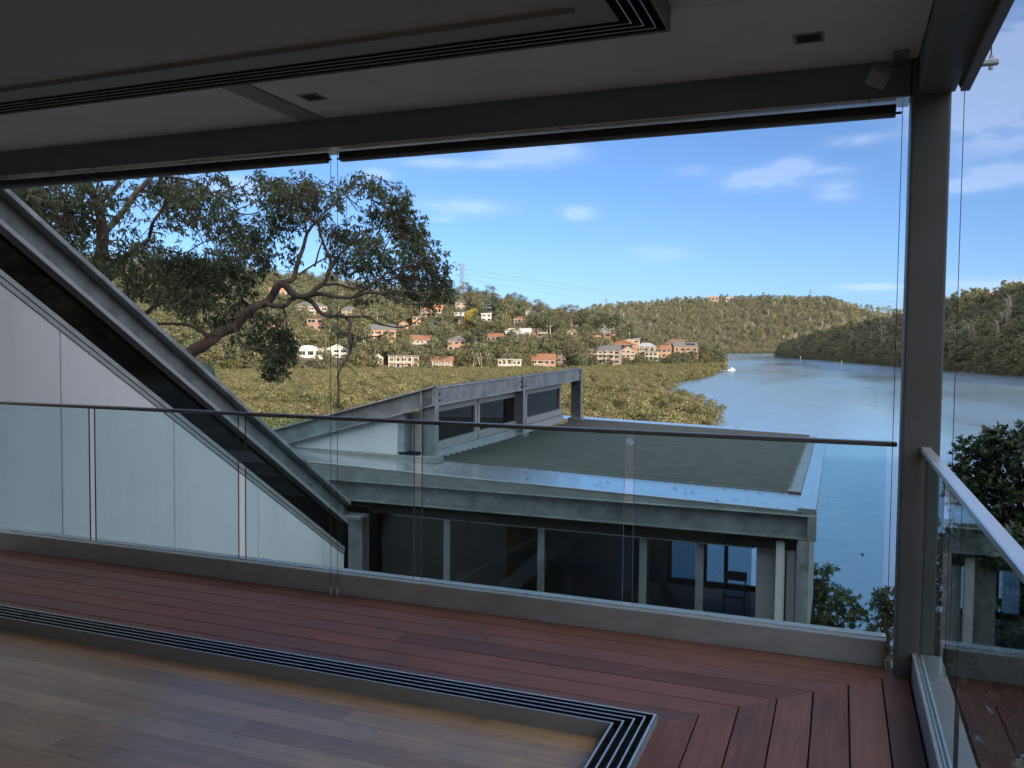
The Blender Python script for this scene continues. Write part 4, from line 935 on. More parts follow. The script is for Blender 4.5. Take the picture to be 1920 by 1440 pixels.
SHORT = ['salmon house', 'brown-roofed house with the long verandah', 'dark hipped two-level house', 'left white house', 'right white gabled house', 'flat-roofed waterside house', 'brick house with white balcony rail', 'small pale gabled house',
 'grey-roofed stone house', 'brick terrace-wall house', 'orange box-shaped house', 'tiny white cottage', 'peach house with red-orange roof', 'tall narrow brick house', 'long low dark-roofed house', 'grey weatherboard house', 'small peach ridge house',
 'white stepped house', 'little white tower house', 'orange house behind the gum leaves', 'peach upper-slope house', 'long white-roofed house', 'dark brown flat house', 'small cream gabled house', 'brick house with chimney', 'reddish brick house',
 'cream two-storey flats', 'brick house with cream bays', 'dark brown shaded house', 'three-level brick house', 'orange tiled gable house', 'grey metal-roofed house', 'pale blue-grey-roofed house', 'low terracotta house', 'orange gabled brown-roofed house', 'solar-panelled house']
LOOK = {'gum': ('grey-green gum tree', 'gum trees among the far houses'), 'bus': ('dark bushy tree', 'dark bushy trees among the far houses'), 'oli': ('light olive tree', 'olive trees among the far houses')}
SPOT = []
def label_trees():
    """say of each tree which house it stands by, on which side, and how near"""
    slots = {}
    for o, k, px, py, d in SPOT:
        hs = sorted(range(36), key=lambda i: abs(px-(HOUSES[i][0]+HOUSES[i][1])/2)+1.3*abs(py-HOUSES[i][3])); i = hs[0]; x0, x1, yt, yb, hd = HOUSES[i]
        side = 'left of' if px < x0 else 'right of' if px > x1 else 'below' if py > yb else 'above'
        slots.setdefault((k, side, i), []).append((abs(px-(x0+x1)/2)+abs(py-yb), o))
    for (k, side, i), l in slots.items():
        for n, (_, o) in enumerate(sorted(l, key=lambda t: t[0])):
            w = ('', 'second ', 'third ', 'fourth ', 'fifth ', 'sixth ', 'seventh ', 'eighth ', 'ninth ', 'tenth ', 'eleventh ', 'twelfth ', 'thirteenth ', 'fourteenth ', 'fifteenth ', 'sixteenth ', 'seventeenth ', 'eighteenth ', 'nineteenth ', 'twentieth ')[min(n, 19)] if len(l) > 1 else ''
            w = 'nearest ' if (n == 0 and len(l) > 1) else w
            o['label'] = '%s%s %s the %s' % (w, LOOK[k][0], side, SHORT[i])
n_ind = 0; tries = 0; used = []
while n_ind < 255 and tries < 9000:
    tries += 1; x = random.uniform(380, 1355); v = random.random()**1.3*.98
    g = HL.p(x, v); px, py = pix(g); d = math.hypot(g[0], g[1]); key = random.choice(['gum0', 'gum1', 'gum2', 'gum0', 'gum1', 'bush0', 'bush1', 'olive0', 'olive1'])
    s = random.uniform(.7, 1.25); R = KIND[key][2]*s; Ht = KIND[key][3]*s
    if x > 1090 and v > .6: s *= .7
    if blocks(px, py, py-Ht*F_PX/d, R*F_PX/d*.85, d, .16 if random.random() < .8 else .35): continue
    if any((g[0]-q[0])**2+(g[1]-q[1])**2 < (R*.9)**2*1.6 for q in used): continue
    used.append(g); n_ind += 1
    SPOT.append((place_tree(key, g-np.array([0, 0, .3]), 'tree', LOOK[key[:3]][1], s=s), key[:3], px, py, d))
label_trees()
# the rest of that hillside wood
pts, scl, idx = [], [], []
src = [KIND[k][0] for k in ('gum0', 'gum1', 'gum2', 'bush0', 'bush1', 'olive0')]
for _ in range(5200):
    x = random.uniform(-240, 1355); v = random.random()*1.06; g = HL.p(x, v); px, py = pix(g); d = math.hypot(g[0], g[1]); s = random.uniform(.55, 1.15)
    if x > 1120: s *= .75
    big = blocks(px, py, py-9*s*F_PX/d, 3.4*s*F_PX/d, d, .05)
    if big:
        s *= .3
        if blocks(px, py, py-10*s*F_PX/d, 3.6*s*F_PX/d, d, .05): continue
    pts.append(g-np.array([0, 0, 2.2*s])); scl.append(s); idx.append(random.choice([0, 1, 2, 0, 1, 2, 3, 4, 5]))
scatter('woodland', pts, scl, idx, src, 'mixed bushland filling the hillside between the houses', 'bushland')
def forest(name, hill, lo, hi, n, smin, smax, src, label, zoff=2.5, vpow=1.):
    pts, scl, idx = [], [], []
    for _ in range(n):
        x = random.uniform(lo, hi); v = random.random()**vpow*1.05; g = hill.p(x, v); s = random.uniform(smin, smax)*(1.25 if random.random() < .12 else 1)
        px, py = pix(g); d = math.hypot(g[0], g[1])
        if blocks(px, py, py-9*s*F_PX/d, 3.4*s*F_PX/d, d, .2): continue
        bare = random.random() < .025
        pts.append(g-np.array([0, 0, 0 if bare else zoff*s])); scl.append(s); idx.append(len(src)+random.randrange(2) if bare else random.randrange(len(src)))
    return scatter(name, pts, scl, idx, src+BARE, label, 'forest')
FAR = [crown_mesh('far_crown', M['far_leaf' if i < 3 else 'forest_leaf'], 4.4-.5*(i%3), 10.5+1.5*(i%2), 2.2, 11, 26, 1.0, .2, 1, 60+i, .5) for i in range(6)]
RT = [crown_mesh('shore_crown', M['far_leaf'], 4.2, 10.5, 2.2, 13, 36, .85, .2, 1, 70+i) for i in range(3)]+[crown_mesh('shore_crown', M['forest_leaf'], 4.2-.8*i, 9.5+2*i, 1.5, 13, 40, .8, .2, 1, 75+i) for i in range(3)]
BARE = [trunk_mesh('bare_tree', M['trunk_pale'], 12, .3, 1.2, 91+i, 2, 5) for i in range(2)]
forest('far_forest', HF, 1000, 1720, 5200, .9, 1.6, FAR, 'pale sunlit gum forest covering the far hill', 2)
forest('shore_forest', HR, 1458, 2300, 7500, .8, 1.5, RT, 'dull green forest covering the shaded hill')
pts, scl, idx = [], [], []
for _ in range(2600):
    pts.append(HB.p(random.uniform(21, 95), random.random())-np.array([0, 0, 2.4])); scl.append(random.uniform(.8, 1.5)); idx.append(random.randrange(len(RT)))
scatter('bank_forest', pts, scl, idx, RT, 'forest on the bank round to the right', 'forest')
forest('ridge_forest', HD, 1480, 1900, 1200, 1.6, 2.6, FAR, 'blue-green forest on the distant ridge')
# mangroves
MG = [crown_mesh('mangrove_crown', M['mangrove_leaf'], 2.5, 4.3, .6, 18, 170, .21, .1, .9, 80+i, .32) for i in range(5)]
pts, scl, idx = [], [], []
xs_ = [p[0] for p in FLAT]; ys_ = [p[1] for p in FLAT]
while len(pts) < 9500:
    b = random.uniform(bearing(150), bearing(1400)); d = math.sqrt(random.uniform(55**2, 760**2)) if random.random() < .5 else random.uniform(60, 420)
    x, y = d*math.sin(b), d*math.cos(b)
    if not inside(x, y, FLAT): continue
    s = (random.uniform(.65, 1.0) if random.random() < .72 else random.uniform(1.0, 1.3))+.12*math.sin(x*.06)*math.sin(y*.05)
    if d > 260: s = min(s, .92)
    pts.append((x, y, WZ-.3)); scl.append(s); idx.append(random.randrange(5))
scatter('mangroves', pts, scl, idx, MG, 'olive-green mangrove thicket covering the tidal flat', 'mangroves')
pts, scl, idx = [], [], []
for _ in range(900):
    x = random.uniform(1460, 2250); g = HR.p(x, random.uniform(-.012, .03)); pts.append((g[0], g[1], WZ-.4)); scl.append(random.uniform(.9, 1.7)); idx.append(random.randrange(5))
for _ in range(500):
    x = random.uniform(1300, 1560); g = HF.p(x, random.uniform(-.03, .01)); pts.append((g[0], g[1], WZ-.4)); scl.append(random.uniform(1.4, 2.6)); idx.append(random.randrange(5))
scatter('shore_mangroves', pts, scl, idx, MG, 'mangrove fringe along the far shores', 'mangroves')
KIND['mangrove_tree'] = (MG[0], trunk_mesh('trunk', M['trunk_pale'], 2.9, .11, .5, 9, 3, 2), 2.5, 4.3)
for k_, (x, y, s) in enumerate(((1237, 733, 1.35), (1262, 752, 1.0), (1282, 765, .95), (1300, 777, 1.0), (1322, 788, .95), (1340, 796, .85), (1243, 741, 1.15))):
    w = wpt(x, y); place_tree('mangrove_tree', (w[0], w[1], WZ), ('tall pale-stemmed mangrove at the back of the lake edge notch', 'mangrove on the lake edge, third from the notch', 'mangrove on the lake edge, fourth from the notch', 'mangrove on the lake edge, fifth from the notch', 'mangrove on the lake edge, sixth from the notch', 'mangrove on the lake edge nearest the pavilion roof', 'mangrove on the lake edge beside the tall pale-stemmed one')[k_], 'mangrove trees along the water edge', name='mangrove_tree', s=s)
# ------------------------------------------------------------------ poles, pylons, wires, jetty, boats, markers
M['timber_pole'] = surface('weathered_pole', (.30, .27, .23), .85, 0, .15)
M['lattice'] = surface('pylon_steel', (.10, .108, .115), .6, .2)
def along(x, yb, v=None): return at_slope(x, yb)
for x, yt, yb, lb in ((698, 641, 664, 'bare timber power pole above the small pale gabled house'), (813, 654, 668, 'timber power pole above the brick house with white balcony rail'), (659, 640, 656, 'timber power pole behind the right white house'),
                      (686, 654, 666, 'short timber power pole left of the small pale gabled house'), (1144, 620, 643, 'timber power pole beside the reddish brick house'), (1200, 629, 648, 'timber power pole behind the pale blue-grey roof'),
                      (1049, 615, 640, 'timber power pole right of the dark brown flat house'), (965, 597, 618, 'timber power pole above the long pale house')):
    g = along(x, yb); d = math.hypot(g[0], g[1]); h = (yb-yt)*d/F_PX; p = thing('power_pole', g, lb, 'power pole', 'timber power poles on the hillside')
    MB().tube([g-[0, 0, 1], g+[0, 0, h]], [.2, .15], 6).build('pole', M['timber_pole'], p)
    MB().box(g[0]-1.1, g[1]-.06, g[2]+h-.7, g[0]+1.1, g[1]+.06, g[2]+h-.55).build('cross_arm', M['timber_pole'], p)
    HOUSES.append((x-2, x+2, yt, yb, d))
def pylon(x, yt, d, H, lb, t):
    top = at(x, yt, d); g = top-np.array([0, 0, H]); p = thing('pylon', g, lb, 'pylon', 'lattice power pylons'); w0, w1 = H*.10, H*.028
    b = bearing(x); rx = np.array([math.cos(b), -math.sin(b), 0]); ry = np.array([math.sin(b), math.cos(b), 0])
    lv = [0, .3, .5, .64, .76, .87, 1.0]; wd = lambda u: w0+(w1-w0)*min(1, u/.66)
    P = lambda u, sx, sy: g+rx*sx*wd(u)+ry*sy*wd(u)+np.array([0, 0, H*u])
    for sx in (-1, 1):
        for sy in (-1, 1):
            o = MB()
            for a, c in zip(lv[:-1], lv[1:]): o.bar(P(a, sx, sy), P(c, sx, sy), t)
            o.build('leg', M['lattice'], p)
    br = MB()
    for a, c in zip(lv[:-1], lv[1:]):
        for (s1, s2) in (((-1, -1), (1, -1)), ((-1, 1), (1, 1)), ((-1, -1), (-1, 1)), ((1, -1), (1, 1))):
            br.bar(P(a, *s1), P(c, *s2), t*.7); br.bar(P(a, *s2), P(c, *s1), t*.7); br.bar(P(c, *s1), P(c, *s2), t*.7)
    br.build('bracing', M['lattice'], p)
    tips = []
    for u, L in ((.74, .13), (.86, .15), (.97, .12)):
        o = MB()
        for sgn in (-1, 1):
            e = g+rx*sgn*H*L+np.array([0, 0, H*(u+.0)]); tips.append(e)
            for sy in (-1, 1): o.bar(P(u, sgn, sy), e, t*.8); o.bar(P(min(1, u+.05), sgn, sy), e, t*.7)
        o.build('cross_arm', M['lattice'], p)
    return tips
t1 = pylon(866, 495, 900, 46, 'nearest lattice power pylon rising above the hill behind the gum tree', .42)
t2 = pylon(1137, 559, 2780, 40, 'tiny lattice power pylon on the saddle of the far hill', .5)
t3 = pylon(1520, 543, 2900, 46, 'faint lattice power pylon on top of the far hill', .55)
for k, (x0, y0, x1, y1) in enumerate(((866, 503, 1275, 557), (866, 512, 1262, 561), (866, 521, 1190, 568))):
    a = at(x0, y0, 900)+np.array([0, 0, 0]); b = at(x1, y1, 2600); pp = []
    for t in np.linspace(0, 1, 20): q = a+(b-a)*t; q[2] -= 4*6.*t*(1-t); pp.append(q)
    tag(MB().tube(pp, .11, 4).build('power_line', M['lattice']), ('topmost power line strung from the nearest pylon', 'middle power line strung from the nearest pylon', 'lowest power line strung from the nearest pylon')[k], 'power line', 'power lines')
for k, (x0, y0, x1, y1) in enumerate(((1520, 549, 1990, 560), (1520, 553, 1990, 575))):
    a = at(x0, y0, 2900); b = at(x1, y1, 1100); pp = []
    for t in np.linspace(0, 1, 20): q = a+(b-a)*t; q[2] -= 4*14.*t*(1-t); pp.append(q)
    tag(MB().tube(pp, .13, 4).build('power_line', M['lattice']), ('upper faint power line crossing behind the corner post to the right', 'lower faint power line crossing behind the corner post to the right')[k], 'power line', 'power lines')
M['jetty'] = surface('jetty_timber', (.36, .34, .31), .8, 0, .15)
def jetty(xa, ya, xb, yb, lb):
    a = np.append(wpt(xa, ya), WZ+.9); b = np.append(wpt(xb, yb), WZ+.9); j = thing('jetty', ((a+b)/2)*[1, 1, 0]+[0, 0, WZ], lb, 'jetty', 'jetties at the point')
    MB().bar(a, b, 1.6, .25).build('planking', M['jetty'], j)
    for t in np.linspace(.1, .97, 5):
        q = a+(b-a)*t; MB().tube([q-[0, 0, 1.8], q+[0, 0, .5]], .14, 6).build('pile', M['timber_pole'], j)
jetty(1287, 704, 1317, 707, 'low grey jetty reaching out from the mangroves short of the point')
jetty(1338, 697, 1366, 698, 'pale jetty at the end of the point')
def boat(x, y, L, lb, mast=0):
    w = wpt(x, y); b = thing('boat', (w[0], w[1], WZ), lb, 'boat', 'small boats at the point'); hl = MB(); P = []
    for t, wd, z in ((0, .75, .55), (.45, .95, .55), (.8, .6, .65), (1, .04, .8)):
        P.append([(-wd, t, z), (wd, t, z), (wd*.5, t, -.2), (-wd*.5, t, -.2)])
    P = [[(w[0]-L/2+q[1]*L, w[1]+q[0], WZ+q[2]) for q in r] for r in P]
    for r0, r1 in zip(P[:-1], P[1:]):
        for i in range(4): k = (i+1) % 4; hl.poly([r0[i], r0[k], r1[k], r1[i]])
    hl.poly(P[0][::-1]); hl.build('hull', M['white'], b)
    MB().box(w[0]-L*.15, w[1]-.55, WZ+.6, w[0]+L*.2, w[1]+.55, WZ+1.5).build('cabin', M['white'], b, .1)
    if mast: MB().tube([(w[0]+.2, w[1], WZ+.4), (w[0]+.2, w[1], WZ+mast)], .10, 6).build('mast', M['white'], b)
boat(1372, 694, 4.0, 'small white motor boat moored off the tip of the point')
boat(1357, 676, 5.5, 'white yacht with mast behind the tip of the point', 8)
M['yellow_paint'] = surface('yellow_marker_paint', (.62, .46, .12), .5)
for x, yt, yb, mt, lb in ((1501, 668, 675, 'white', 'white channel marker post off the tip of the shaded shore'), (1578, 676, 683, 'yellow_paint', 'yellowish channel marker post midway along the shaded shore'), (1866, 683, 694, 'yellow_paint', 'yellow topped channel marker at the right of the shaded shore')):
    w = wpt(x, yb); d = math.hypot(*w); h = (yb-yt)*d/F_PX; q = np.array([w[0], w[1], WZ]); mk = thing('channel_marker', q, lb, 'channel marker', 'channel markers along the shaded shore')
    MB().tube([q-[0, 0, 1], q+[0, 0, h*.6]], .28, 8).build('pile', M['white'], mk)
    MB().tube([q+[0, 0, h*.6], q+[0, 0, h*.85], q+[0, 0, h]], [.75, .7, .1], 6).build('top_mark', M[mt], mk)
w = wpt(1617, 1041)
MB_ = MB().tube([(w[0], w[1], WZ-.08), (w[0], w[1], WZ+.02), (w[0]+.02, w[1], WZ+.10), (w[0]+.02, w[1], WZ+.16)], [.05, .10, .07, .01], 8)
tag(MB_.build('float', M['black'], smooth=True), 'tiny dark float on the open water right of the pavilion roof', 'float')
# ================================================================== near trees
M['gum_bark'] = simple('smooth_gum_bark', lambda n, l, b: (
    l.new(rampc(n, l, noise(n, l, coords(n, l, (1, 1, .35)), 5, 7, .65), [(.30, (.045, .040, .036)), (.47, (.10, .083, .072)), (.58, (.125, .075, .055)), (.72, (.21, .18, .155))]), b.inputs['Base Color']),
    b.inputs['Roughness'].__setattr__('default_value', .8), bump(n, l, b, noise(n, l, coords(n, l, (1, 1, .3)), 14, 5), .5, .02)))
M['near_gum_leaf'] = leafmat('near_gum_leaves', [(0, (.105, .126, .060)), (1, (.108, .126, .058))], .35, .36)
M['shrub_leaf'] = leafmat('glossy_shrub_leaves', [(0, (.022, .045, .014)), (1, (.026, .05, .016))], .25, .34)
M['lower_leaf'] = leafmat('feathery_leaves', [(0, (.050, .075, .024)), (1, (.060, .085, .026))], .35, .5)
TD = 20.0
def curve(pts, n):
    """Catmull-Rom through pts"""
    P = [np.array(p, float) for p in pts]; P = [2*P[0]-P[1]]+P+[2*P[-1]-P[-2]]; out = []
    for i in range(1, len(P)-2):
        for t in np.linspace(0, 1, n, endpoint=False):
            a, b, c, d = P[i-1:i+3]; out.append(.5*((2*b)+(c-a)*t+(2*a-5*b+4*c-d)*t*t+(3*b-a-3*c+d)*t**3))
    out.append(P[-2]); return out
# limbs of the big gum: (pixel path, start and end width in pixels, start and end distance)
LIMBS = [
 ([(215, 900), (205, 760), (192, 620), (185, 520), (192, 460), (190, 415), (182, 382), (172, 360), (160, 330), (150, 300)], 40, 13, 20, 19),
 ([(191, 440), (200, 432), (215, 415), (235, 392), (250, 367), (272, 345), (295, 318)], 17, 10, 20, 21),
 ([(182, 383), (197, 372), (215, 352), (226, 334), (235, 310)], 9, 6, 19.5, 18.5),
 ([(192, 400), (205, 375), (222, 350), (240, 330)], 6, 4, 20, 21.5),
 ([(190, 700), (110, 560), (62, 440), (55, 397), (72, 347), (82, 320)], 26, 12, 20.5, 22),
 ([(60, 430), (30, 380), (12, 340)], 12, 7, 22, 23),
 ([(188, 420), (175, 412), (150, 400), (132, 397), (120, 380), (112, 355)], 8, 4, 20, 18.6),
 ([(192, 520), (215, 492), (240, 477), (262, 462), (277, 452), (282, 435), (287, 417), (302, 395), (310, 377), (316, 350)], 13, 5, 20, 18.5),
 ([(205, 760), (235, 650), (262, 600), (287, 575), (300, 547), (307, 515), (322, 495), (345, 480)], 16, 3, 20, 21),
 ([(255, 610), (258, 585), (243, 560), (237, 525), (232, 500)], 7, 3, 20, 19.5),
 ([(205, 840), (240, 750), (290, 700), (345, 667), (362, 657), (390, 642), (410, 625), (440, 612), (460, 590), (478, 575), (499, 568), (511, 554), (520, 538), (531, 530)], 34, 17, 20, 19.2),
 ([(531, 530), (546, 548), (560, 556), (577, 554), (592, 542), (610, 527), (617, 507), (623, 496), (612, 470), (601, 440), (598, 415)], 17, 5, 19.2, 18.6),
 ([(619, 503), (630, 490), (639, 475), (651, 463), (668, 445), (690, 430)], 8, 3, 19, 18),
 ([(531, 530), (549, 524), (554, 508), (560, 487), (569, 463), (575, 440), (587, 422), (604, 402), (624, 385), (650, 368)], 14, 3, 19.2, 20.2),
 ([(575, 440), (572, 415), (565, 395), (555, 375)], 6, 3, 19.7, 20.5), ([(560, 515), (581, 501), (604, 487), (622, 478)], 6, 3, 19.3, 20),
 ([(587, 422), (592, 390), (600, 360)], 4, 2, 19.8, 19), ([(590, 500), (598, 470), (604, 450), (596, 430)], 5, 2.5, 19.4, 20),
 ([(499, 570), (512, 573), (528, 574), (538, 571), (546, 562), (560, 556)], 13, 10, 19.3, 19.2),
 ([(572, 558), (587, 568), (598, 583), (613, 592), (639, 592), (652, 598), (657, 606), (655, 621), (657, 644), (657, 659), (645, 679), (634, 703), (636, 722), (634, 765)], 12, 4, 19.2, 18.4),
 ([(639, 592), (662, 594), (692, 594), (706, 606), (727, 611), (752, 614), (775, 606), (790, 596)], 7, 2.5, 19, 18),
 ([(657, 650), (671, 639), (692, 632), (715, 629), (728, 620)], 5, 2, 18.6, 18), ([(645, 680), (660, 692), (672, 706)], 3, 1.5, 18.5, 18.5), ([(638, 730), (650, 738), (660, 736)], 3, 1.5, 18.5, 18.5),
 ([(575, 556), (601, 551), (633, 557), (662, 557), (692, 548), (718, 551), (740, 558), (765, 570), (800, 568)], 11, 4, 19.2, 18.2),
 ([(601, 535), (633, 533), (662, 541), (690, 535), (720, 525), (750, 522)], 7, 3, 19.2, 19.8), ([(662, 557), (700, 530), (730, 510), (760, 500), (785, 490)], 7, 3, 18.9, 18.4),
 ([(718, 551), (745, 545), (780, 548), (815, 550)], 5, 2, 18.6, 18), ([(692, 548), (705, 520), (715, 480), (735, 440), (750, 410)], 5, 2, 18.8, 19.4), ([(735, 440), (720, 410), (700, 380), (690, 355)], 3.5, 1.5, 19.4, 19.8),
 ([(400, 640), (360, 612), (320, 607), (282, 607), (262, 600)], 9, 6, 19.6, 20), ([(410, 628), (390, 626), (375, 615), (360, 600), (350, 585)], 5, 2, 19.6, 19),
 ([(440, 614), (452, 640), (470, 652), (500, 655), (520, 668)], 6, 2, 19.5, 18.8), ([(452, 640), (455, 662), (470, 680), (490, 690)], 3, 1.5, 19.3, 18.8), ([(429, 620), (425, 595), (440, 575), (455, 560)], 4, 2, 19.5, 20.2),
 ([(300, 330), (340, 335), (375, 345), (395, 360), (417, 382), (435, 395), (462, 402), (485, 398)], 8, 2.5, 21, 20), ([(395, 360), (423, 360), (455, 350), (480, 330)], 4, 1.5, 20.6, 20.2), ([(417, 382), (440, 420), (455, 440), (475, 455)], 4, 2, 20.4, 20),
 ([(435, 395), (465, 385), (490, 370), (505, 350)], 3, 1.5, 20.3, 20), ([(270, 460), (320, 470), (345, 475), (380, 455), (410, 445)], 5, 2, 20, 19.6), ([(287, 575), (330, 560), (370, 540), (410, 520)], 5, 2, 20, 19), ([(340, 560), (380, 575), (410, 560), (440, 530)], 4, 2, 20, 19.4),
 ([(302, 395), (340, 400), (370, 420), (385, 440)], 3.5, 1.5, 19, 18.6), ([(205, 375), (250, 380), (280, 410), (290, 440)], 3, 1.5, 20, 20.5)]
gb = at(215, 900, TD); gz = near_z(gb[0], gb[1])
gum = thing('gum_tree', (gb[0], gb[1], gz), 'large old gum tree with twisting limbs and drooping leaves behind the raked rafter', 'tree')
gv = np.array([gb[0], gb[1], gz]); limb_pts = []
for k, (path, w0, w1, d0, d1) in enumerate(LIMBS):
    n = len(path); W = []
    for i, (x, y) in enumerate(path):
        d = d0+(d1-d0)*i/(n-1)+(random.uniform(-.12, .12) if 0 < i < n-1 else 0); W.append(at(x, y, d))
    if k == 0: W = [np.array([gb[0]+.2, gb[1], gz-.5])]+W
    c = curve(W, 4); m_ = len(c)
    rr = [(w0+(w1-w0)*(i/(m_-1))**.9)*.37*TD/F_PX*(1+random.uniform(-.1, .1)) for i in range(m_)]
    o = MB().tube(c, rr, 9 if w0 > 10 else 6).build('trunk' if k == 0 else 'branch', M['gum_bark'], gum, smooth=True)
    limb_pts += [(p, rr[i]) for i, p in enumerate(c)]
LP = np.array([p for p, r in limb_pts])
BLOBS = [(60, 400, 60, 55, .9), (120, 420, 60, 60, .9), (150, 368, 70, 32, .8), (30, 370, 40, 30, .9), (100, 470, 50, 40, .7), (15, 350, 40, 30, .8), (220, 490, 42, 32, .55), (262, 470, 28, 25, .4), (235, 420, 25, 20, .25),
 (300, 355, 45, 26, .9), (340, 380, 42, 33, .8), (320, 412, 26, 22, .4), (380, 372, 40, 24, .75), (430, 365, 32, 18, .5), (400, 420, 52, 28, .75), (450, 430, 40, 30, .7), (482, 460, 36, 32, .95), (440, 470, 35, 25, .65), (500, 490, 16, 20, .8), (330, 350, 50, 16, .7),
 (260, 530, 52, 28, .8), (320, 500, 56, 28, .95), (370, 510, 56, 32, 1), (330, 550, 48, 28, .8), (400, 540, 40, 32, .95), (430, 500, 40, 25, .85), (462, 530, 24, 22, .6), (360, 560, 45, 22, .8), (290, 470, 40, 20, .4),
 (410, 335, 30, 10, .5), (502, 338, 32, 12, .5), (520, 342, 20, 20, .7), (520, 372, 34, 24, 1), (560, 360, 34, 26, 1), (590, 375, 28, 32, .95), (540, 400, 42, 24, .9), (515, 430, 20, 20, .6), (585, 345, 12, 12, .6), (550, 490, 20, 14, .4), (540, 460, 16, 14, .25), (600, 410, 20, 14, .4),
 (650, 350, 28, 18, .55), (690, 345, 32, 16, .65), (722, 360, 22, 16, .65), (745, 385, 28, 24, .95), (762, 420, 28, 28, 1), (730, 415, 28, 24, .95), (692, 405, 24, 18, .4), (640, 378, 14, 18, .4), (775, 445, 20, 22, .9),
 (625, 430, 32, 18, .6), (660, 450, 42, 24, .95), (640, 490, 28, 18, .45), (700, 470, 42, 24, .95), (712, 500, 34, 20, .8), (670, 500, 30, 18, .7), (772, 462, 32, 28, .95), (802, 485, 28, 24, .9), (750, 500, 34, 18, .6),
 (800, 512, 38, 22, .95), (830, 528, 18, 22, .95), (770, 535, 46, 18, .95), (818, 555, 24, 18, .75), (700, 530, 38, 11, .55), (780, 560, 30, 11, .6), (735, 548, 25, 10, .5), (842, 545, 8, 12, .7), (810, 578, 18, 8, .3), (690, 565, 30, 7, .25), (640, 515, 22, 10, .35),
 (450, 585, 30, 18, .3), (490, 600, 24, 16, .35), (508, 622, 36, 26, .65), (532, 642, 28, 26, .75), (522, 667, 28, 22, .75), (470, 645, 30, 18, .4), (515, 690, 22, 17, .95), (505, 706, 11, 10, .7), (430, 600, 24, 18, .55), (545, 660, 14, 20, .7), (656, 640, 9, 16, .35), (400, 600, 24, 14, .35), (360, 590, 22, 14, .3)]
PXM = TD/F_PX; Bs, Ts, Ws, Ss = [], [], [], []; tw = MB()
g_ = np.random.default_rng(17)
for (cx, cy_, rx, ry, den) in BLOBS:
    c0 = at(cx, cy_, TD+(g_.uniform(.2, 1.6) if cy_ > 560 else g_.uniform(-1.4, 1.4))); depth = .5*(rx+ry)*PXM*1.1
    nsp = int(den*rx*ry/10)+6; tone = g_.uniform(0, .45)
    for s_ in range(nsp):
        d = g_.normal(size=3)*.56; r = np.linalg.norm(d)
        if r > 1.3: d *= 1.3/r
        c = c0+_r2*d[0]*rx*PXM+np.array([0, 0, 1])*d[2]*ry*PXM+_fw*d[1]*depth
        a = unit(g_.normal(size=3)+np.array([0, 0, .2])); L = g_.uniform(.08, .2)
        k = int(g_.integers(7, 12)); tt = g_.random((k, 1)); b = c+a*(tt-.5)*L*2
        dr = unit(g_.normal(size=(k, 3))*.75+np.array([0, 0, -.95])+a*.3); ln = g_.uniform(.085, .16, (k, 1))
        wv = unit(np.cross(dr, g_.normal(size=(k, 3))))*ln*.15
        Bs.append(b); Ts.append(b+dr*ln); Ws.append(wv); Ss.append(np.clip(tone+g_.random(k)*.55, 0, 1))
        if s_ % 6 == 0:
            j = np.argmin(((LP-c)**2).sum(1)+g_.random(len(LP))*.05); q = LP[j]
            if np.linalg.norm(q-c) < 1.5:
                md = (q+c)/2+g_.normal(size=3)*.07-np.array([0, 0, .04]); tw.tube([q, md, c+a*L*.5], [.011, .007, .003], 3, caps=False)
Bs, Ts, Ws, Ss = map(np.concatenate, (Bs, Ts, Ws, Ss))
me = leaf_mesh('leaves', Bs-gv, Ts-gv, Ws, M['near_gum_leaf'], Ss); lo = bpy.data.objects.new('leaves', me); C.objects.link(lo); lo.parent = gum; lo['kind'] = 'stuff'
two = tw.build('twigs', M['gum_bark'], gum); two['kind'] = 'stuff'
# dense glossy shrub outside the right balustrade: leaves in rosettes
def rosettes(root_v, blobs, dist, sprig, leaf, wide, m, name, droop=0., per=9, dens=1.):
    B, T, W, S = [], [], [], []; px = dist/F_PX
    for (cx, cy_, rx, ry, den) in blobs:
        c0 = at(cx, cy_, dist+g_.uniform(-.5, .5)*rx*px*.6); n = int(den*dens*rx*ry*px*px/(sprig**2)*6)+4
        for _ in range(n):
            d = unit(g_.normal(size=3))*g_.uniform(.4, 1.05); c = c0+_r2*d[0]*rx*px+np.array([0, 0, 1])*d[2]*ry*px+_fw*d[1]*rx*px*.8
            a = unit(np.array([d[0], -.35+d[1]*.3, .7+d[2]*.6])+g_.normal(size=3)*.35); k = int(g_.integers(per-2, per+3))
            u = unit(np.cross(a, g_.normal(size=3))); v = np.cross(a, u); th = np.arange(k)*2.4+g_.random()*6; el = g_.uniform(.15, .9, k)
            dr = (u*np.cos(th)[:, None]+v*np.sin(th)[:, None])*np.cos(el)[:, None]+a*np.sin(el)[:, None]; dr[:, 2] -= droop; dr = unit(dr)
            ln = leaf*g_.uniform(.7, 1.2, (k, 1)); wv = unit(np.cross(dr, np.tile(a, (k, 1))))*ln*wide
            st = c-a*sprig*.3*g_.random((k, 1)); B.append(st); T.append(st+dr*ln); W.append(wv); S.append(np.clip(g_.random()*.5+g_.random(k)*.4, 0, 1))
    B, T, W, S = map(np.concatenate, (B, T, W, S)); return leaf_mesh(name, B-root_v, T-root_v, W, m, S)
SD = 9.5; sb_ = at(1905, 1000, SD); sz = near_z(sb_[0], sb_[1]); sv = np.array([sb_[0], sb_[1], sz])
shrub = thing('shrub', sv, 'dense dark glossy-leaved shrub outside the right balustrade', 'shrub')
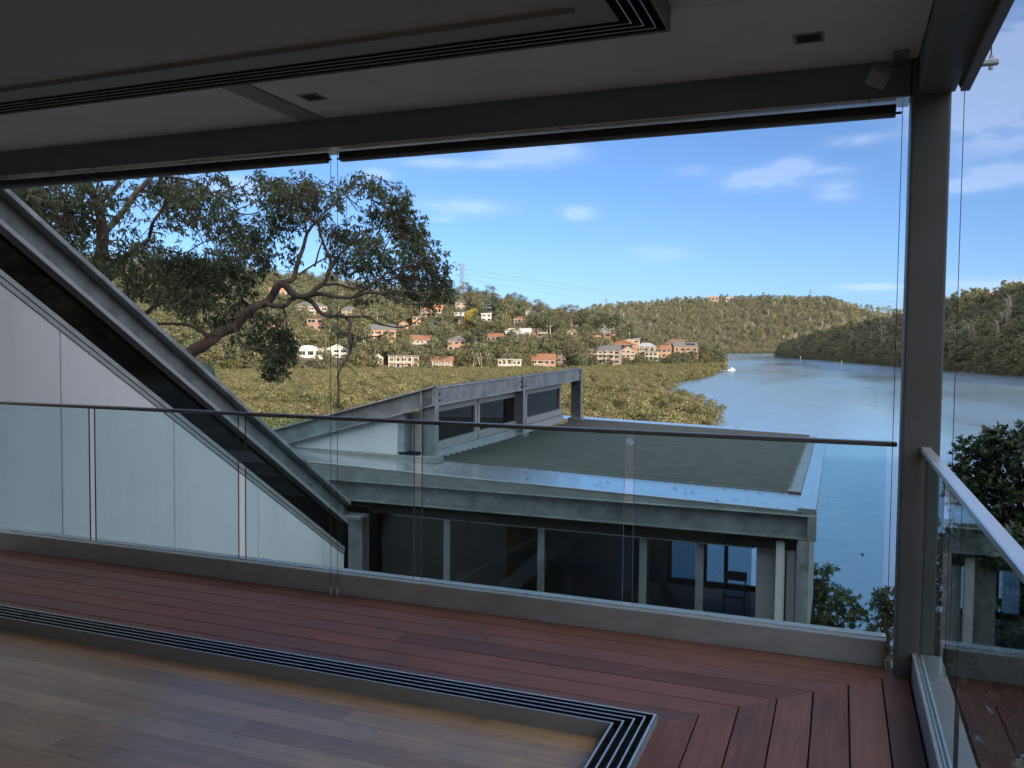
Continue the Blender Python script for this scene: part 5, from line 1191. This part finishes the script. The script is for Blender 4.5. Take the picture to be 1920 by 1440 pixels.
SBL = [(1830, 880, 42, 40, 1.1), (1865, 850, 45, 42, 1.1), (1850, 822, 18, 22, .8), (1872, 806, 12, 16, .7), (1905, 860, 45, 45, 1.2), (1915, 815, 16, 22, .9), (1960, 850, 60, 60, 1), (1800, 860, 20, 22, .6), (1806, 828, 12, 10, .5), (1795, 900, 22, 35, .9), (1840, 930, 55, 50, 1.1), (1900, 950, 60, 60, 1.1), (1970, 950, 60, 60, 1), (1860, 1010, 70, 60, 1), (1930, 1040, 70, 70, 1), (1820, 990, 50, 60, .8), (1850, 1120, 90, 90, .7), (1950, 1160, 90, 90, .7), (1840, 1240, 90, 90, .6), (1930, 1300, 100, 100, .5), (2060, 950, 80, 90, .6), (2050, 1120, 90, 90, .5)]
so_ = bpy.data.objects.new('leaves', rosettes(sv, SBL, SD, .085, .068, .20, M['shrub_leaf'], 'leaves', dens=1.5)); C.objects.link(so_); so_.parent = shrub; so_['kind'] = 'stuff'
stm = MB(); hub = at(1900, 1130, SD)
stm.tube([sv-[0, 0, .3], hub], [.09, .06], 7)
stm.build('trunk', M['trunk_dark'], shrub, smooth=True)
for (cx, cy_, rx, ry, den) in SBL[:16]:
    e = at(cx, cy_-ry*.3, SD); MB().tube([hub, (hub+e)/2+g_.normal(size=3)*.06, e], [.035, .02, .006], 5).build('branch', M['trunk_dark'], shrub, smooth=True)
# two feathery trees below the pavilion, against the water
def lower(label, blobs, trunk, dist):
    b0 = at(trunk[0][0], trunk[0][1], dist); z = near_z(b0[0], b0[1]); v = np.array([b0[0], b0[1], z]); t = thing('feathery_tree', v, label, 'tree', 'feathery trees below the pavilion')
    mb = MB().tube(curve([np.array([b0[0]+.3, b0[1], z-.5])]+[at(x, y, dist) for x, y in trunk], 4), [.16-.10*i/(4*len(trunk)) for i in range(4*len(trunk)+1)], 7); mb.build('trunk', M['trunk_dark'], t, smooth=True)
    for (cx, cy_, rx, ry, d_) in blobs:
        e = at(cx, cy_, dist); s0 = at(*trunk[len(trunk)//2], dist); MB().tube([s0, (s0+e)/2-np.array([0, 0, .15]), e], [.06, .035, .01], 5).build('branch', M['trunk_dark'], t, smooth=True)
    o = bpy.data.objects.new('leaves', rosettes(v, blobs, dist, .15, .15, .15, M['lower_leaf'], 'leaves', .25, 11, 1.)); C.objects.link(o); o.parent = t; o['kind'] = 'stuff'
lower('feathery green tree below the right corner of the pavilion', [(1532, 1082, 28, 22, 1.1), (1555, 1068, 16, 10, .8), (1520, 1110, 30, 30, 1), (1560, 1120, 36, 24, .9), (1590, 1132, 30, 22, .9), (1610, 1148, 16, 14, .7), (1545, 1160, 40, 30, 1), (1585, 1165, 30, 22, .7), (1520, 1180, 40, 30, 1), (1570, 1200, 40, 26, .7), (1500, 1130, 30, 40, 1)], [(1520, 1330), (1525, 1250), (1535, 1180), (1540, 1120), (1538, 1085)], 27)
lower('feathery green tree between the pavilion corner tree and the corner post', [(1662, 1112, 20, 16, .9), (1650, 1130, 22, 18, .9), (1672, 1150, 22, 26, .9), (1645, 1165, 20, 16, .5), (1665, 1190, 24, 20, .7), (1690, 1130, 22, 22, .7), (1635, 1185, 18, 12, .4), (1655, 1220, 30, 20, .7)], [(1668, 1340), (1664, 1250), (1662, 1180), (1664, 1130)], 25)

# a second, lower shrub fills the bank outside the right balustrade
S2 = 6.2; b2 = at(1880, 1250, S2); v2 = np.array([b2[0], b2[1], near_z(b2[0], b2[1])])
shrub2 = thing('shrub', v2, 'dark shrub low on the bank, seen through the right glass panes beneath the tall shrub', 'shrub')
BL2 = [(1800, 1040, 60, 60, 1), (1880, 1060, 80, 70, 1), (1960, 1080, 80, 80, 1), (1790, 1140, 60, 80, 1), (1870, 1170, 90, 90, 1), (1960, 1200, 90, 100, 1), (1800, 1260, 70, 90, 1), (1890, 1300, 100, 100, 1), (1980, 1330, 100, 100, .9), (1820, 1390, 90, 90, .9), (1920, 1430, 110, 90, .9), (2060, 1200, 120, 160, .7)]
so2 = bpy.data.objects.new('leaves', rosettes(v2, BL2, S2, .085, .075, .2, M['shrub_leaf'], 'leaves', dens=1.3)); C.objects.link(so2); so2.parent = shrub2; so2['kind'] = 'stuff'
h2 = at(1885, 1330, S2); MB().tube([v2-[0, 0, .3], h2], [.08, .05], 7).build('trunk', M['trunk_dark'], shrub2, smooth=True)
for (cx, cy_, rx, ry, den) in BL2[:9]:
    e = at(cx, cy_, S2); MB().tube([h2, (h2+e)/2+g_.normal(size=3)*.05, e], [.03, .018, .005], 5).build('branch', M['trunk_dark'], shrub2, smooth=True)
# ================================================================== thin air haze round camera and scene
hz = MB().box(-3500, -600, WZ-4.5, 3500, 5200, 170).build('haze', simple('thin_haze', lambda n, l, b: None))
hz.data.materials.clear(); hm_ = bpy.data.materials.new('thin_haze'); hm_.use_nodes = True; hm_.node_tree.nodes.clear()
o_ = hm_.node_tree.nodes.new('ShaderNodeOutputMaterial'); pv = hm_.node_tree.nodes.new('ShaderNodeVolumePrincipled'); pv.inputs['Color'].default_value = (.85, .92, 1, 1); pv.inputs['Density'].default_value = .000012
hm_.node_tree.links.new(pv.outputs[0], o_.inputs['Volume']); hz.data.materials.append(hm_); tag(hz, 'thin air haze', 'haze', kind='stuff')
